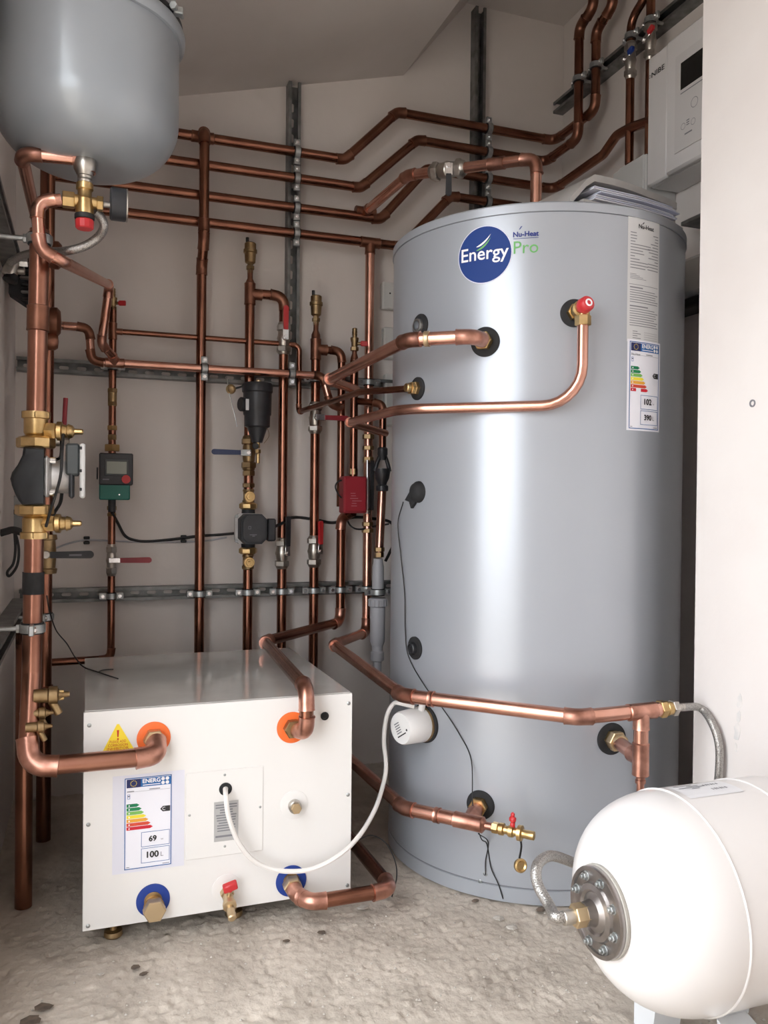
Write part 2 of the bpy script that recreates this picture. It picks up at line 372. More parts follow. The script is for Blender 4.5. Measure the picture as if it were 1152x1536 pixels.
def lever_valve(label, p, d, r, lever, face, lm='red', ll=.085, m='nickel', name='ball_valve', group=None, lever_off=.0, bl=1.):
    """ball valve on a pipe: body, two nuts, stem plate, lever handle with coloured sleeve"""
    p = V(p); d = V(d).normalized(); face = V(face).normalized(); lever = V(lever).normalized(); root = thing(name, label, 'valve', p, group)
    q = bl; b = MB(); b.lathe(p-d*.022*q, d, [(0, r*1.05), (.004, r*1.18), (.014*q, r*1.25), (.022*q, r*1.45), (.030*q, r*1.25), (.040*q, r*1.18), (.044*q, r*1.05)], 20); b.build('body', m, root)
    for s in (-1, 1): b = MB(); b.nut(p+d*s*(.030*q)-d*.009, d, r*1.55, .018); b.lathe(p+d*s*(.041*q)-d*.004*s, d*s, [(0, r*1.3), (.005, r*1.2), (.009, r*1.02)], 18); b.build('nut', m, root, ang=30)
    b = MB(); b.cyl(p+face*r, face, r*.62, r*.75, 14); b.build('stem', m, root)
    c = p+face*(r*1.85); sd = lever.cross(face).normalized(); R = Matrix((lever, sd, face)).transposed()
    h = MB(); h.box(c+lever*.010, (.036, r*1.3, .003), R, .001); hb = h.build('lever', 'chrome' if m == 'nickel' else 'zinc', root)
    b = MB(); b.nut(c+face*.001, face, r*.45, .005); b.build('lever_nut', 'chrome', root)
    L = ll; wv = .0085; pl = []
    for k in range(9): a = -PI/2+PI*k/8; pl.append((L-wv+wv*math.cos(a), wv*math.sin(a)))
    pl += [(.024, wv*.85), (.024, -wv*.85)]
    b = MB(); b.prism([c+lever*x+sd*y-face*.003 for x, y in pl], face*.008); b.build('grip', lm, root, ang=50)
    return root
def drain_cock(label, p, d, red, s=1., mm='brass', wide=False):
    """small drain cock: nut, body, hose tail, red tee handle"""
    p = V(p); d = V(d).normalized(); root = thing('drain_cock', label, 'valve', p)
    b = MB(); b.nut(p, d, .013*s, .012*s); b.lathe(p+d*.012*s, d, [(0, .008*s), (.004*s, .010*s), (.014*s, .010*s), (.018*s, .012*s), (.024*s, .012*s), (.026*s, .008*s)], 16); b.build('body', mm, root)
    b = MB(); q = p+d*.036*s; b.lathe(q, d, [(-.002, .013*s), (.004*s, .013*s), (.006*s, .0075*s), (.012*s, .0075*s), (.014*s, .0085*s), (.018*s, .0072*s), (.022*s, .0085*s), (.026*s, .0072*s), (.032*s, .008*s), (.034*s, .006*s)], 16); b.build('hose_tail', mm, root)
    red = V(red).normalized(); b = MB(); c = p+d*.023*s; b.cyl(c, red, .005*s, .018*s, 10); b.build('stem', mm, root)
    x = red.cross(d).normalized(); R = Matrix((x, red, d)).transposed(); b = MB(); b.box(c+red*.020*s, (.010*s, .010*s, .010*s), R, .003*s); b.box(c+red*(.026 if wide else .030)*s, (.027*s, .014*s, .012*s) if wide else (.008*s, .022*s, .016*s), R @ Matrix.Rotation(.35, 3, 'Z') if wide else R, .002*s); b.build('handle', 'red', root)
    return root
def air_vent(label, p, s=1.):
    root = thing('air_vent', label, 'air vent', p); d = V((0, 0, 1)); p = V(p)
    b = MB(); b.lathe(p, d, [(0, .010*s), (.012*s, .010*s), (.013*s, .014*s), (.024*s, .014*s), (.026*s, .010*s), (.032*s, .010*s)], 6); b.build('nut', 'brass_dull', root)
    b = MB(); b.lathe(p+d*.032*s, d, [(0, .012*s), (.004*s, .017*s), (.034*s, .019*s), (.036*s, .0225*s), (.046*s, .0225*s), (.048*s, .019*s), (.066*s, .019*s), (.069*s, .016*s)], 22); b.build('body', 'brass_dull', root)
    b = MB(); b.cyl(p+d*.100*s+V((-.010*s, 0, 0)), d, .0055*s, .018*s, 12); b.build('cap', 'dark', root); return root
DZ = V((0, 0, 1)); FR = V((0, -1, 0)); RX = V((1, 0, 0))
# ================================================================== THE SETTING
def slab(name, x0, x1, y0, y1, z0, z1, m):
    b = MB(); b.box(((x0+x1)/2, (y0+y1)/2, (z0+z1)/2), (x1-x0, y1-y0, z1-z0), None, .002); return struct(b.build(name, m, smooth=False))
XE = Q(1046, 600, 1, 1.5).x
slab('wall_back', XL-.12, XR+.12, DB, DB+.12, -.02, 2.85, 'plaster')
slab('wall_left', XL-.12, XL, 1.32, DB, -.02, 2.3, 'plaster')
slab('wall_left_front', XL-.12, XL, -.22, .25, -.02, 2.3, 'plaster')
slab('wall_left_lintel', XL-.12, XL, .25, 1.32, 2.0, 2.3, 'plaster')
slab('wall_entrance', XL-.12, XE+.4, -.34, -.22, -.02, 2.02, 'plaster')
slab('wall_right', XR, XR+.12, 1.50, DB, -.02, 2.85, 'plaster')
slab('wall_front', XE, XE+.40, -.22, 1.5, -.02, 2.85, 'plaster_white')
slab('wall_lintel', XL-.12, XE+.4, -.34, -.22, 2.02, 2.95, 'plaster')
cA, cB, cC = P(262, 145, DB), P(605, 113, DB), P(700, 5, DB)
kk = (cB.z-cA.z)/(cB.x-cA.x); zl = cA.z-kk*(cA.x+2.2)
zl = cA.z-kk*(cA.x-XL+.12)
prof = [(XL-.12, zl), (cB.x, cB.z), (cC.x, cC.z), (XR+.12, cC.z), (XR+.12, 2.95), (XL-.12, 2.95)]
b = MB(); b.prism([V((x, DB+.05, z)) for x, z in prof], (0, -(DB+.05+.22), 0)); struct(b.build('ceiling', 'ceiling', smooth=False))
# rough concrete floor: real lumps and pits
def floor():
    x0, x1, y0, y1, s = XL-.1, 1.75, .75, DB+.05, .0055
    nx = int((x1-x0)/s); ny = int((y1-y0)/s); vs = []; fs = []
    for j in range(ny+1):
        for i in range(nx+1):
            x = x0+(x1-x0)*i/nx; y = y0+(y1-y0)*j/ny; q = V((x, y, 0))
            a = noise.noise(q*9)*.0015+noise.noise(q*42)*.0012+noise.noise(q*130)*.0022; c = noise.noise(q*75+V((3, 1, 7)))
            pit = max(0., noise.noise(q*55+V((9, 2, 1)))-.28); lump = max(0., c-.22)
            z = a+lump*.010-pit*.014-.004
            e = min(1, min(x-x0, x1-x, y-y0, y1-y)/.04); vs.append((x, y, min(z, .0005)*max(e, 0)))
    fs = [(j*(nx+1)+i, j*(nx+1)+i+1, (j+1)*(nx+1)+i+1, (j+1)*(nx+1)+i) for j in range(ny) for i in range(nx)]
    me = bpy.data.meshes.new('floor'); me.from_pydata(vs, [], fs); me.materials.append(MATS['concrete']); me.shade_smooth()
    o = bpy.data.objects.new('floor', me); COL.objects.link(o); struct(o)
    g = MB(); g.add([(-9, -12, -.013), (9, -12, -.013), (9, 4, -.013), (-9, 4, -.013)], [(0, 1, 2, 3)]); struct(g.build('ground', 'concrete', smooth=False, recalc=False))
floor()
# small chips of rubble lying on the concrete
def chip(px, py, s, label, m='chip', flat=.4):
    p = PZ(px, py, 0); b = MB(); rg = random.Random(int(px*7+py)); prof = []
    seg = 7; rows = [(-.3, .6), (0, 1.), (.45, .8), (.8, .25)]
    vs = []; fs = []
    for h, r in rows:
        for k in range(seg):
            a = 2*PI*k/seg; q = r*s*(.7+.6*rg.random()); vs.append(p+V((math.cos(a)*q, math.sin(a)*q*.8, (h*flat+.12)*s)))
    fs = [(i*seg+k, i*seg+(k+1) % seg, (i+1)*seg+(k+1) % seg, (i+1)*seg+k) for i in range(3) for k in range(seg)]+[tuple(range(seg))[::-1], tuple(21+k for k in range(seg))]
    b.add(vs, fs); tag(b.build('rubble_chip', m, smooth=False), label, 'stone', 'bits of rubble on the floor')
for a in [(152, 1462, .006, 'small white triangular flake lying on open floor'), (545, 1362, .013, 'pale flat pebble under the copper elbow by the floor'), (60, 1192, .011, 'small white rubble bit at foot of the back wall beside the copper riser'),
          (83, 1189, .008, 'wider white plaster crumb along the back wall edge'), (95, 1186, .007, 'narrow white plaster crumb nearer the white box on back wall edge'), (53, 1200, .012, 'grey stone lump at foot of the back wall'),
          (748, 1378, .012, 'pale stone chip at base of the big grey cylinder'), (768, 1392, .013, 'flat pale flake on floor before the big grey cylinder'), (714, 1352, .009, 'dark stone jammed under the cylinder rim', 'dirt'), (812, 1365, .012, 'dark grit lump under cylinder rim by the braided loop', 'dirt'),
          (835, 1371, .010, 'dark grit crumb under cylinder rim by the braided loop', 'dirt'), (203, 1452, .012, 'dark brown crumb of dirt on floor before the white box', 'dirt', .15), (216, 1461, .009, 'small brown crumb beside larger dirt crumb on floor', 'dirt', .15), (66, 1512, .016, 'dark flat dirt chip nearer the white box on open floor', 'dirt', .08), (48, 1532, .017, 'larger dark dirt chip beside another on the open floor', 'dirt', .08), (482, 1400, .010, 'dark crumb on floor below the copper return pipe', 'dirt', .2), (429, 1412, .008, 'tiny dark crumb on floor before white box', 'dirt', .2)]:
    chip(*a)
g = MB(); rg = random.Random(3)
for i in range(900):
    x = rg.uniform(-.1, 1.5); y = rg.uniform(.95, 2.0); s = rg.uniform(.0012, .0036); c = V((x, y, 0)); z = rg.uniform(-.002, .0)
    if (x-CC.x)**2+(y-CC.y)**2 < .39**2 or (x > -.02 and x < .58 and y > 1.72): continue
    g.add([c+V((math.cos(a)*s, math.sin(a)*s*.8, z)) for a in (0, 1.3, 2.5, 3.8, 5.1)]+[c+V((0, 0, z+s*.8))], [(0, 1, 5), (1, 2, 5), (2, 3, 5), (3, 4, 5), (4, 0, 5)])
o = g.build('floor_grit', 'chip', smooth=False); o['kind'] = 'stuff'; tag(o, 'loose pale grit scattered over the concrete floor', 'grit')
# screw plug and patches on the front wall
q = Q(1129, 605, 0, XE); b = MB(); b.lathe(q, -V((1, 0, 0)), [(-.004, .0075), (.0015, .008), (.002, .0055), (-.001, .004), (-.001, 0)], 14); o = b.build('wall_plug', 'ink_soft'); tag(o, 'dark plugged screw hole in the white front wall', 'wall plug')
wfo = bpy.data.objects['wall_front']; rg = random.Random(11)
for px_, py_, w_, h_ in ((1109, 1052, 5, 12), (1108, 1076, 4, 10), (1106, 1098, 6, 16), (1104, 1122, 3, 9)):
    pl = [Q(px_+w_*math.cos(k*PI/5)*rg.uniform(.6, 1.1), py_+h_*math.sin(k*PI/5)*rg.uniform(.6, 1.1), 0, XE) for k in range(10)]
    b = MB(); b.prism(pl, (-.0008, 0, 0)); b.build('filler_patch', 'plaster_patch', wfo, smooth=False)
# ================================================================== THE BIG CYLINDER
def cylinder():
    root = thing('hot_water_cylinder', 'tall silver grey hot water cylinder with round blue badge', 'cylinder', CC)
    zs = .034
    b = MB(); b.lathe(CC, DZ, [(0, CR-.004), (.0, CR+.001), (zs-.002, CR+.001), (zs, CR-.003), (zs+.001, CR-.003)], 128); b.build('base_band', 'cyl_grey', root)
    b = MB(); b.lathe(CC, DZ, [(zs, CR-.002), (zs+.0025, CR-.002), (zs+.0025, CR), (CH-.024, CR), (CH-.024, CR-.004)], 128); b.build('jacket', 'cyl_grey', root)
    b = MB(); b.lathe(CC, DZ, [(CH-.025, CR-.004), (CH-.022, CR-.004), (CH-.022, CR+.003), (CH-.004, CR+.003), (CH, CR-.001), (CH, 0)], 128); b.build('lid', 'cyl_grey', root)
    b = MB(); b.ring(CC+DZ*(zs-.0005), DZ, CR-.01, CR-.0005, .003, 128); b.build('seam', 'cyl_seam', root)
    b = MB(); b.ring(CC+DZ*(CH-.0245), DZ, CR-.01, CR-.0005, .003, 128); b.build('seam', 'cyl_seam', root)
    def M(th0, z0):
        def f(u, v, off):
            a = th0+u/CR; return V((CC.x+math.cos(a)*(CR+off), CC.y+math.sin(a)*(CR+off), z0+v))
        return f
    ang = lambda x, y: math.atan2(cylpt(x, y)[1].y, cylpt(x, y)[1].x)
    # round badge
    p, n = cylpt(726, 381); top = cylpt(726, 340)[0].z; bot = cylpt(726, 424)[0].z; R = (top-bot)/2
    bd = thing('badge', '', '', p); del bd['label']; del bd['category']; bd.parent = root; bd.location = p-ORG[root.name]
    pr = Print(M(ang(726, 381), (top+bot)/2), bd)
    pr.disc(0, 0, R, 'badge_blue', .0006, 'badge_disc', 8, 64); pr.disc(0, 0, R*1.03, 'paper_blue', .0004, 'badge_rim', 8, 64)
    pr.text('Energy', -R*.88, -R*.17, R*1.78, 'white_ink', bold=R*.008)
    def swoosh(dy, k): 
        up_ = [(-.30+.56*t, dy+.0+.20*math.sin(t*1.45)*(1)+.22*t*t*t) for t in [i/8 for i in range(9)]]
        lo_ = [(x, y-k*math.sin(PI*min(1, max(.0, (i)/8)))**.7-.0) for i, (x, y) in enumerate(up_)]
        b = MB(); vs = [pr.M(a*R, c*R, .0013) for a, c in up_]+[pr.M(a*R, c*R, .0013) for a, c in lo_]; b.add(vs, [(i+9, i+10, i+1, i) for i in range(8)]); return b
    swoosh(.30, .085).build('leaf_stripe', 'white_ink', bd, smooth=False); swoosh(.17, .085).build('leaf_stripe', 'green_text', bd, smooth=False)
    th2 = ang(770, 356); z2 = cylpt(770, 356)[0].z; Wd = (ang(808, 356)-th2)*CR; pr = Print(M(th2, z2), bd)
    pr.text('Nu-Heat', 0, 0, Wd, 'navy', bold=R*.008); pr.lines([(0, Wd, -.0045, .0011)], 'navy', n=4)
    pr.poly([(Wd*.22, .0155), (Wd*.27, .0165), (Wd*.36, .0235), (Wd*.30, .0225)], 'navy', .0012, 'leaf_mark')
    z3 = cylpt(770, 381)[0].z; pr = Print(M(th2, z3), bd); pr.text('Pro', Wd*.02, 0, Wd*.97, 'green_text')
    # specification label
    tl = cylpt(941, 324)[0]; th = ang(941, 420); Wl = (ang(988, 420)-th)*CR; zb = cylpt(941, 512)[0].z; H = tl.z-zb
    lb = bpy.data.objects.new('specification_label', None); COL.objects.link(lb); ORG[lb.name] = V((CC.x, CC.y, 0)); lb.parent = root; lb.empty_display_size = .02
    pr = Print(M(th, zb), lb); pr.rect(0, Wl, 0, H, 'label_grey', .0004, 8, 'label_sheet'); pr.text('Nu-Heat', Wl*.30, H*.92, Wl*.48, 'ink', bold=.0003)
    pr.poly([(Wl*.40, H*.955), (Wl*.43, H*.957), (Wl*.48, H*.975), (Wl*.44, H*.973)], 'ink', .0012, 'leaf_mark')
    rg = random.Random(5); rows = []
    for i in range(13):
        y = H*(.875-i*.0235); rows.append((Wl*.07, Wl*(.07+rg.uniform(.12, .65 if i > 2 else .2)), y, H*.007)); rows.append((Wl*(rg.uniform(.55, .85)), Wl*.95, y+H*.004, H*.007))
    for i in range(4): rows.append((Wl*.07, Wl*(.25+.1*i), H*(.545-i*.012), H*.004))
    rows.append((Wl*.05, Wl*.95, H*.462, H*.004)); rows.append((Wl*.07, Wl*.45, H*.435, H*.010)); rows.append((Wl*.07, Wl*.62, H*.285, H*.010))
    for i in range(6): rows.append((Wl*.07, Wl*rg.uniform(.85, .96), H*(.415-i*.019), H*.006))
    for i in range(8): rows.append((Wl*.07, Wl*rg.uniform(.80, .96), H*(.265-i*.019), H*.006))
    for i in range(4): rows.append((Wl*.16, Wl*(.30+.1*(i % 2)), H*(.085-i*.018), H*.006)); rows.append((Wl*.5, Wl*.95, H*(.085-i*.018), H*.002))
    pr.lines(rows, 'ink_soft', .0008, 3)
    # energy label
    th = ang(940, 580); W = (ang(989, 580)-th)*CR; zb = cylpt(940, 645)[0].z; H = cylpt(940, 508)[0].z-zb
    el = bpy.data.objects.new('energy_label', None); COL.objects.link(el); ORG[el.name] = V((CC.x, CC.y, 0)); el.parent = root; el.empty_display_size = .02
    pr = Print(M(th, zb), el); pr.rect(0, W, 0, H, 'paper', .0006, 8, 'label_sheet'); pr.M = lambda u, v, off, g=M(th, zb): g(u, v, off+.0004)
    energy_label(pr, W*.04, H*.01, W*.93, H*.98, '102', '390', 'Nu-Heat')
    # connection bosses: rubber collars, sockets
    for px, py, R, soc in ((631, 489, .029, 'open'), (728, 513, .034, 'pipe'), (627, 583, .028, 'pipe'), (861, 470, .031, 'pipe'), (623, 972, .028, 'plug'), (637, 1085, .046, 'heater'), (721, 1207, .033, 'pipe'), (917, 1108, .036, 'pipe')):
        p, n = cylpt(px, py)
        MB().ring(p-n*.004, n, R*.5, R, .009, 40).build('rubber_collar', 'rubber', root)
        b = MB()
        if soc == 'open': b.ring(p-n*.002, n, R*.38, R*.56, .016, 24); b.build('socket', 'steel', root)
        elif soc == 'plug': b.lathe(p-n*.002, n, [(0, R*.5), (.016, R*.5), (.018, R*.42), (.013, R*.38), (.013, R*.2), (.017, R*.18), (.017, 0)], 20); b.build('socket', 'black_plastic', root)
        elif soc == 'heater': b.lathe(p+n*.003, n, [(0, R*.86), (.004, R*.93), (.008, R*.93), (.010, R*.8)], 40); b.build('gasket_plate', 'brass_dull', root)
        else: b.nut(p+n*.003, n, R*.60, .012); b.lathe(p+n*.013, n, [(0, R*.5), (.006, R*.5), (.008, R*.45)], 20); b.build('socket', 'brass', root, ang=30)
    for px, py in ((720, 1322), (728, 1311)):
        p, n = cylpt(px, py); b = MB(); b.lathe(p-n*.0015, n, [(0, .0055), (.0022, .005), (.003, .003), (.0012, .0022), (.0012, 0)], 14); b.build('rivet', 'zinc', root)
    return root
CYL = cylinder()
# sensor under a black rubber hood and its thin lead
p, n = cylpt(628, 738); t = V((-n.y, n.x, 0)); root = thing('sensor_hood', 'black rubber hood over temperature sensor on grey cylinder', 'sensor', p)
b = MB(); b.lathe(p-n*.002, n, [(0, .027), (.006, .026), (.016, .020), (.022, .010), (.023, 0)], 28); b.build('hood', 'rubber', root)
b = MB(); s_ = -t if (-t).dot(rt) < 0 else t
b.prism([p+n*.001+s_*.004+DZ*.024, p+n*.001+s_*.046-DZ*.020, p+n*.001+s_*.028-DZ*.024, p+n*.001+s_*.02-DZ*.040, p+n*.001-DZ*.022], n*.008); b.build('flap', 'rubber', root)
def on_cyl(x, y, off=.004): p, n = cylpt(x, y); return p+n*off
wire('sensor_lead', 'thin grey sensor lead trailing down the cylinder face', [on_cyl(*q) for q in ((607, 753), (599, 785), (603, 830), (609, 890), (610, 945), (615, 985), (640, 1030), (664, 1060), (690, 1100), (708, 1140), (720, 1200, .045), (730, 1245, .045), (731, 1265), (737, 1300), (748, 1325), (755, 1347))], .0013, 'dark', 6)
wire('sensor_wire', 'short thin wire hanging below lowest cylinder boss', [on_cyl(*q) for q in ((727, 1240, .045), (733, 1262), (729, 1290), (729, 1311))], .0012, 'dark', 6)
# white immersion heater cap
p, n = cylpt(637, 1085); root = thing('immersion_heater', 'round white immersion heater cap on the cylinder side', 'immersion heater', p)
b = MB(); b.lathe(p+n*.010, n, [(0, .040), (.004, .042), (.060, .039), (.066, .036), (.0665, 0)], 40); b.build('cap', 'white_plastic', root)
t = V((-n.y, n.x, 0)); t = t if t.dot(rt) > 0 else -t
b = MB(); b.cyl(p+n*.022+DZ*.036+t*.012, (DZ*.8+t*.3+n*.1), .008, .02, 14); b.build('cable_gland', 'white_plastic', root)
pr = Print(lambda u, v, off: p+n*(.0765+off)+t*(u*.8-v*.5)+DZ*(v*.8+u*.5), root)
pr.lines([(-.018, .002, .014-i*.006, .0028) for i in range(5)], 'ink_soft', .0004, 1); pr.lines([(-.02, .016, -.018, .003)], 'ink', .0004, 1); pr.disc(.022, -.012, .003, 'ink', .0005, 'screw_head', 1, 10)
# ================================================================== THE WHITE BUFFER TANK BOX
BX0, BX1, BY0, BY1, BZ0, BZ1 = 0.0, .5595, 1.742, 2.33, .040, .4775
def buffer_tank():
    root = thing('buffer_tank', 'white square buffer tank box on short feet with glossy top', 'tank', ((BX0+BX1)/2, BY0, 0))
    b = MB(); b.box(((BX0+BX1)/2, (BY0+BY1)/2+.004, (BZ0+BZ1)/2), (BX1-BX0-.006, BY1-BY0-.008, BZ1-BZ0-.004), None, .002); b.build('casing', 'box_grey2', root, smooth=False)
    b = MB(); b.box(((BX0+BX1)/2, BY0+.0015, (BZ0+BZ1)/2), (BX1-BX0, .003, BZ1-BZ0), None, .001); b.build('front_panel', 'box_white', root, smooth=False)
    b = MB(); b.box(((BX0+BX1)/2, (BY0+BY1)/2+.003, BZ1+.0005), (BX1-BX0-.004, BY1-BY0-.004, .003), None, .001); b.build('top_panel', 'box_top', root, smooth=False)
    for x in (BX0+.06, BX1-.25, BX1-.06):
        for y in ((BY0+.045, BY1-.06) if x != BX1-.25 else (BY0+.05,)):
            b = MB(); b.lathe((x, y, 0), DZ, [(0, .017), (.003, .019), (.012, .018), (.014, .007), (BZ0+.002, .007)], 18); b.build('foot', 'brass_dull', root)
    for px, py in ((134, 1088), (132.5, 1237), (132, 1389), (523, 1055), (522, 1192), (521, 1328), (337, 1162), (284, 1222.5), (337, 1269), (390, 1210)):
        q = P(px, py, BY0); b = MB(); b.lathe(q, FR, [(-.001, .0042), (.0008, .0042), (.0022, .0025), (.0024, 0)], 12); b.build('screw', 'zinc', root)
    # raised access panel
    a = P(279, 1160, BY0); c = P(394, 1275, BY0); b = MB(); b.box(((a.x+c.x)/2, BY0-.0008, (a.z+c.z)/2), (c.x-a.x, .0022, a.z-c.z), None, .001); b.build('access_panel', 'box_white', root, smooth=False)
    M = lambda u, v, off: V((BX0+u, BY0-.0003-off, BZ0+v)); uv = lambda x, y: (P(x, y, BY0).x-BX0, P(x, y, BY0).z-BZ0)
    pr = Print(M, root)
    for px, py, m in ((230.5, 1107, 'orange'), (438, 1091, 'orange'), (229.5, 1350, 'blue'), (436.5, 1321, 'blue')):
        q = P(px, py, BY0); MB().ring(q+V((0, .0005, 0)), FR, .018, .0335, .0035, 44).build('collar', m, root)
        MB().lathe(q, FR, [(-.001, .018), (.004, .018), (.0045, .015)], 20).build('socket', 'brass_dull', root)
    for px, py in ((441, 1207), (340, 1333)): q = P(px, py, BY0); MB().lathe(q, FR, [(-.001, .031), (.001, .031), (.0016, .028), (.0016, 0)], 36).build('boss_ring', 'box_white', root)
    q = P(487, 1074, BY0); b = MB(); b.ring(q+V((0, .001, 0)), FR, .005, .0092, .0035, 22); b.cyl(q, FR, .0055, .001, 14); b.build('grommet', 'rubber', root)
    q = P(338, 1183, BY0); b = MB(); b.ring(q+V((0, .001, 0)), FR, .006, .0135, .005, 26); b.build('grommet', 'rubber', root)
    q = P(230, 1356, BY0); b = MB(); b.lathe(q, FR, [(0, .019), (.012, .019), (.014, .021), (.016, .021)], 24); b.build('plug_thread', 'brass', root); b = MB(); b.nut(q+FR*.016, FR, .0225, .022); b.build('plug', 'brass_tan', root, ang=30)
    q = P(441, 1208, BY0); b = MB(); b.lathe(q, FR, [(0, .014), (.014, .014), (.016, .012), (.018, .012)], 20); b.build('pocket', 'nickel', root); MB().nut(q+FR*.018, FR, .0115, .007).build('pocket_plug', 'brass_tan', root)
    # stickers
    el = bpy.data.objects.new('energy_label', None); COL.objects.link(el); ORG[el.name] = ORG[root.name]; el.parent = root; el.empty_display_size = .02
    pl = Print(M, el); u0, v1 = uv(169, 1165); u1, v0 = uv(276, 1300); pl.rect(u0, u1, v0+.003, v1, 'paper_tape', .0003, 1, 'tape_sheet')
    u0, v0 = uv(185.5, 1306); u1, v1 = uv(259, 1160); u1 = uv(257, 1230)[0]; pl.rect(u0, u1, v0, v1, 'paper', .0006, 1, 'label_sheet'); pl.M = lambda u, v, off: M(u, v, off+.0004)
    energy_label(pl, u0-.001, v0-.001, (u1-u0)+.003, v1-v0+.002, '69', '100', '')
    wl = bpy.data.objects.new('warning_sticker', None); COL.objects.link(wl); ORG[wl.name] = ORG[root.name]; wl.parent = root; wl.empty_display_size = .02
    pw = Print(M, wl); a = uv(177, 1086); c = uv(153, 1129); d = uv(202, 1124); d = (d[0], c[1])
    pw.poly([c, d, (a[0]+.002, a[1]), (a[0]-.002, a[1])], 'yellow', .0005, 'sticker_triangle'); w_ = d[0]-c[0]
    cx = a[0]; pw.poly([(cx-.0022, a[1]-.012), (cx-.0012, a[1]-.026), (cx+.0012, a[1]-.026), (cx+.0022, a[1]-.012)], 'warn_red', .0009, 'exclamation_mark'); pw.disc(cx, a[1]-.030, .0018, 'warn_red', .0009, 'exclamation_mark', 1, 12)
    for s_, y, k in (('PLEASE ADD', .0175, .50), ('CORROSION', .0105, .60), ('INHIBITOR', .0035, .66)): pw.text(s_, cx-w_*k/2, c[1]+y, w_*k, 'warn_red', .0052, .0009)
    dl = bpy.data.objects.new('rating_plate', None); COL.objects.link(dl); ORG[dl.name] = ORG[root.name]; dl.parent = root; dl.empty_display_size = .02
    pd = Print(lambda u, v, off: M(u, v, off+.0014), dl); u0, v1 = uv(321, 1203); u1, v0 = uv(357, 1258); pd.rect(u0, u1, v0, v1, 'label_silver', .0008, 1, 'plate'); rg = random.Random(2); W = u1-u0; H = v1-v0
    rows = []
    for i in range(11): k = rg.uniform(.5, .9); rows.append((u0+W*(.5-k/2), u0+W*(.5+k/2), v0+H*(.90-.065*i), H*.03))
    rows.append((u0+W*.06, u0+W*.8, v0+H*.10, H*.05)); pd.lines(rows, 'ink_soft', .0011, 1)
    return root
mat('box_grey2', (.40, .405, .39), .45); mat('brass_tan', (.62, .48, .30), .4, .9)
BUF = buffer_tank()
drain_cock('brass drain cock with red handle low on white tank box', P(340, 1336, BY0-.001), V((0, -1, -.35)), V((.1, -.1, 1)), 1.1, 'brass_tan', True)
# ================================================================== EXPANSION VESSELS
VA = V((.738, 1.06, .284)); VR = .163       # white vessel, axis along +X from its flange
def white_vessel():
    root = thing('expansion_vessel', 'white horizontal expansion vessel on feet with bolted steel flange', 'vessel', (.95, VA.y, 0)); R = VR
    pf = [(.004, .0)]
    pf = [(.006, .064)]+[(.006+.128*(1-math.cos(a)), .064+(R-.064)*math.sin(a)) for a in [PI/2*i/14 for i in range(1, 15)]]+[(.34, R), (.40, R*.93), (.44, R*.7), (.46, R*.35), (.465, 0)]
    MB().lathe(VA, RX, [(.0, .0)]+[(.003, .05)]+pf, 96).build('shell', 'vessel_white', root)
    b = MB(); x = .871-VA.x; b.lathe(VA, RX, [(x-.002, R*.99), (x-.0015, R+.001), (x, R+.0022), (x+.0015, R+.001), (x+.002, R*.99)], 96); b.build('weld_seam', 'vessel_white', root)
    b = MB(); x += .15; b.lathe(VA, RX, [(x-.002, R*.99), (x-.0015, R+.001), (x, R+.0022), (x+.0015, R+.001), (x+.002, R*.99)], 96); b.build('weld_seam', 'vessel_white', root)
    D = -RX; o = VA+V((.006, 0, 0)); r = .066
    MB().lathe(o, D, [(0, r*1.0), (.002, r*1.02), (.006, r*1.02), (.007, r)], 56).build('gasket', 'gasket', root)
    fl = MB(); fl.lathe(o+D*.006, D, [(0, r*.98), (.002, r), (.009, r), (.011, r*.985), (.011, r*.9), (.008, r*.88), (.008, r*.66), (.012, r*.62), (.014, r*.5), (.011, r*.44), (.013, r*.38), (.016, r*.30), (.022, r*.27), (.030, r*.26), (.031, r*.2), (.031, 0)], 56); fo = fl.build('flange', 'flange_steel', root)
    for k in range(8):
        a = 2*PI*(k+.35)/8; q = o+D*.014+V((0, math.cos(a), math.sin(a)))*r*.78; b = MB(); b.cyl(q, D, .0075, .002, 14); b.nut(q+D*.002, D, .006, .005); b.cyl(q+D*.007, D, .0032, .004, 10); b.build('bolt', 'zinc', root)
    for x in (.93, 1.08):
        b = MB(); y0 = VA.y-.115; pts = [(y0-.018, 0), (y0+.022, 0), (y0+.03, .004), (y0+.05, .125), (y0-.018, .105)]
        b.prism([V((x-.028, y, z)) for y, z in pts], (.056, 0, 0)); b.build('foot', 'foot_white', root, smooth=False)
        b = MB(); y1 = VA.y+.115; pts = [(y1+.018, 0), (y1-.022, 0), (y1-.03, .004), (y1-.05, .125), (y1+.018, .105)]; b.prism([V((x-.028, y, z)) for y, z in pts], (.056, 0, 0)); b.build('foot', 'foot_white', root, smooth=False)
    def M(u, v, off): a = v/R+PI/2+.05; return VA+V((.93-VA.x+u, -math.cos(a)*(-1)*(R+off)*-1, math.sin(a)*(R+off)))
    st = bpy.data.objects.new('data_sticker', None); COL.objects.link(st); ORG[st.name] = ORG[root.name]; st.parent = root; st.empty_display_size = .02
    pr = Print(M, st); 
    b = MB(); n = 6
    for k in range(n): pr.rect(-.045, .06, -.03+k*.01, -.02+k*.01, 'paper', .0006, 1, b=b, build=False)
    b.build('sticker_sheet', 'sticker', st, smooth=False, recalc=False)
    pr.lines([(-.035+.02*(i % 2), .0+.008*(i % 3), .022-i*.007, .003) for i in range(4)], 'ink_soft', .001, 1); pr.lines([(.015+i*.005, .0175+i*.005+(.0012 if i % 2 else 0), -.012, .028) for i in range(6)], 'ink_soft', .001, 1, 'barcode_bar')
    return root
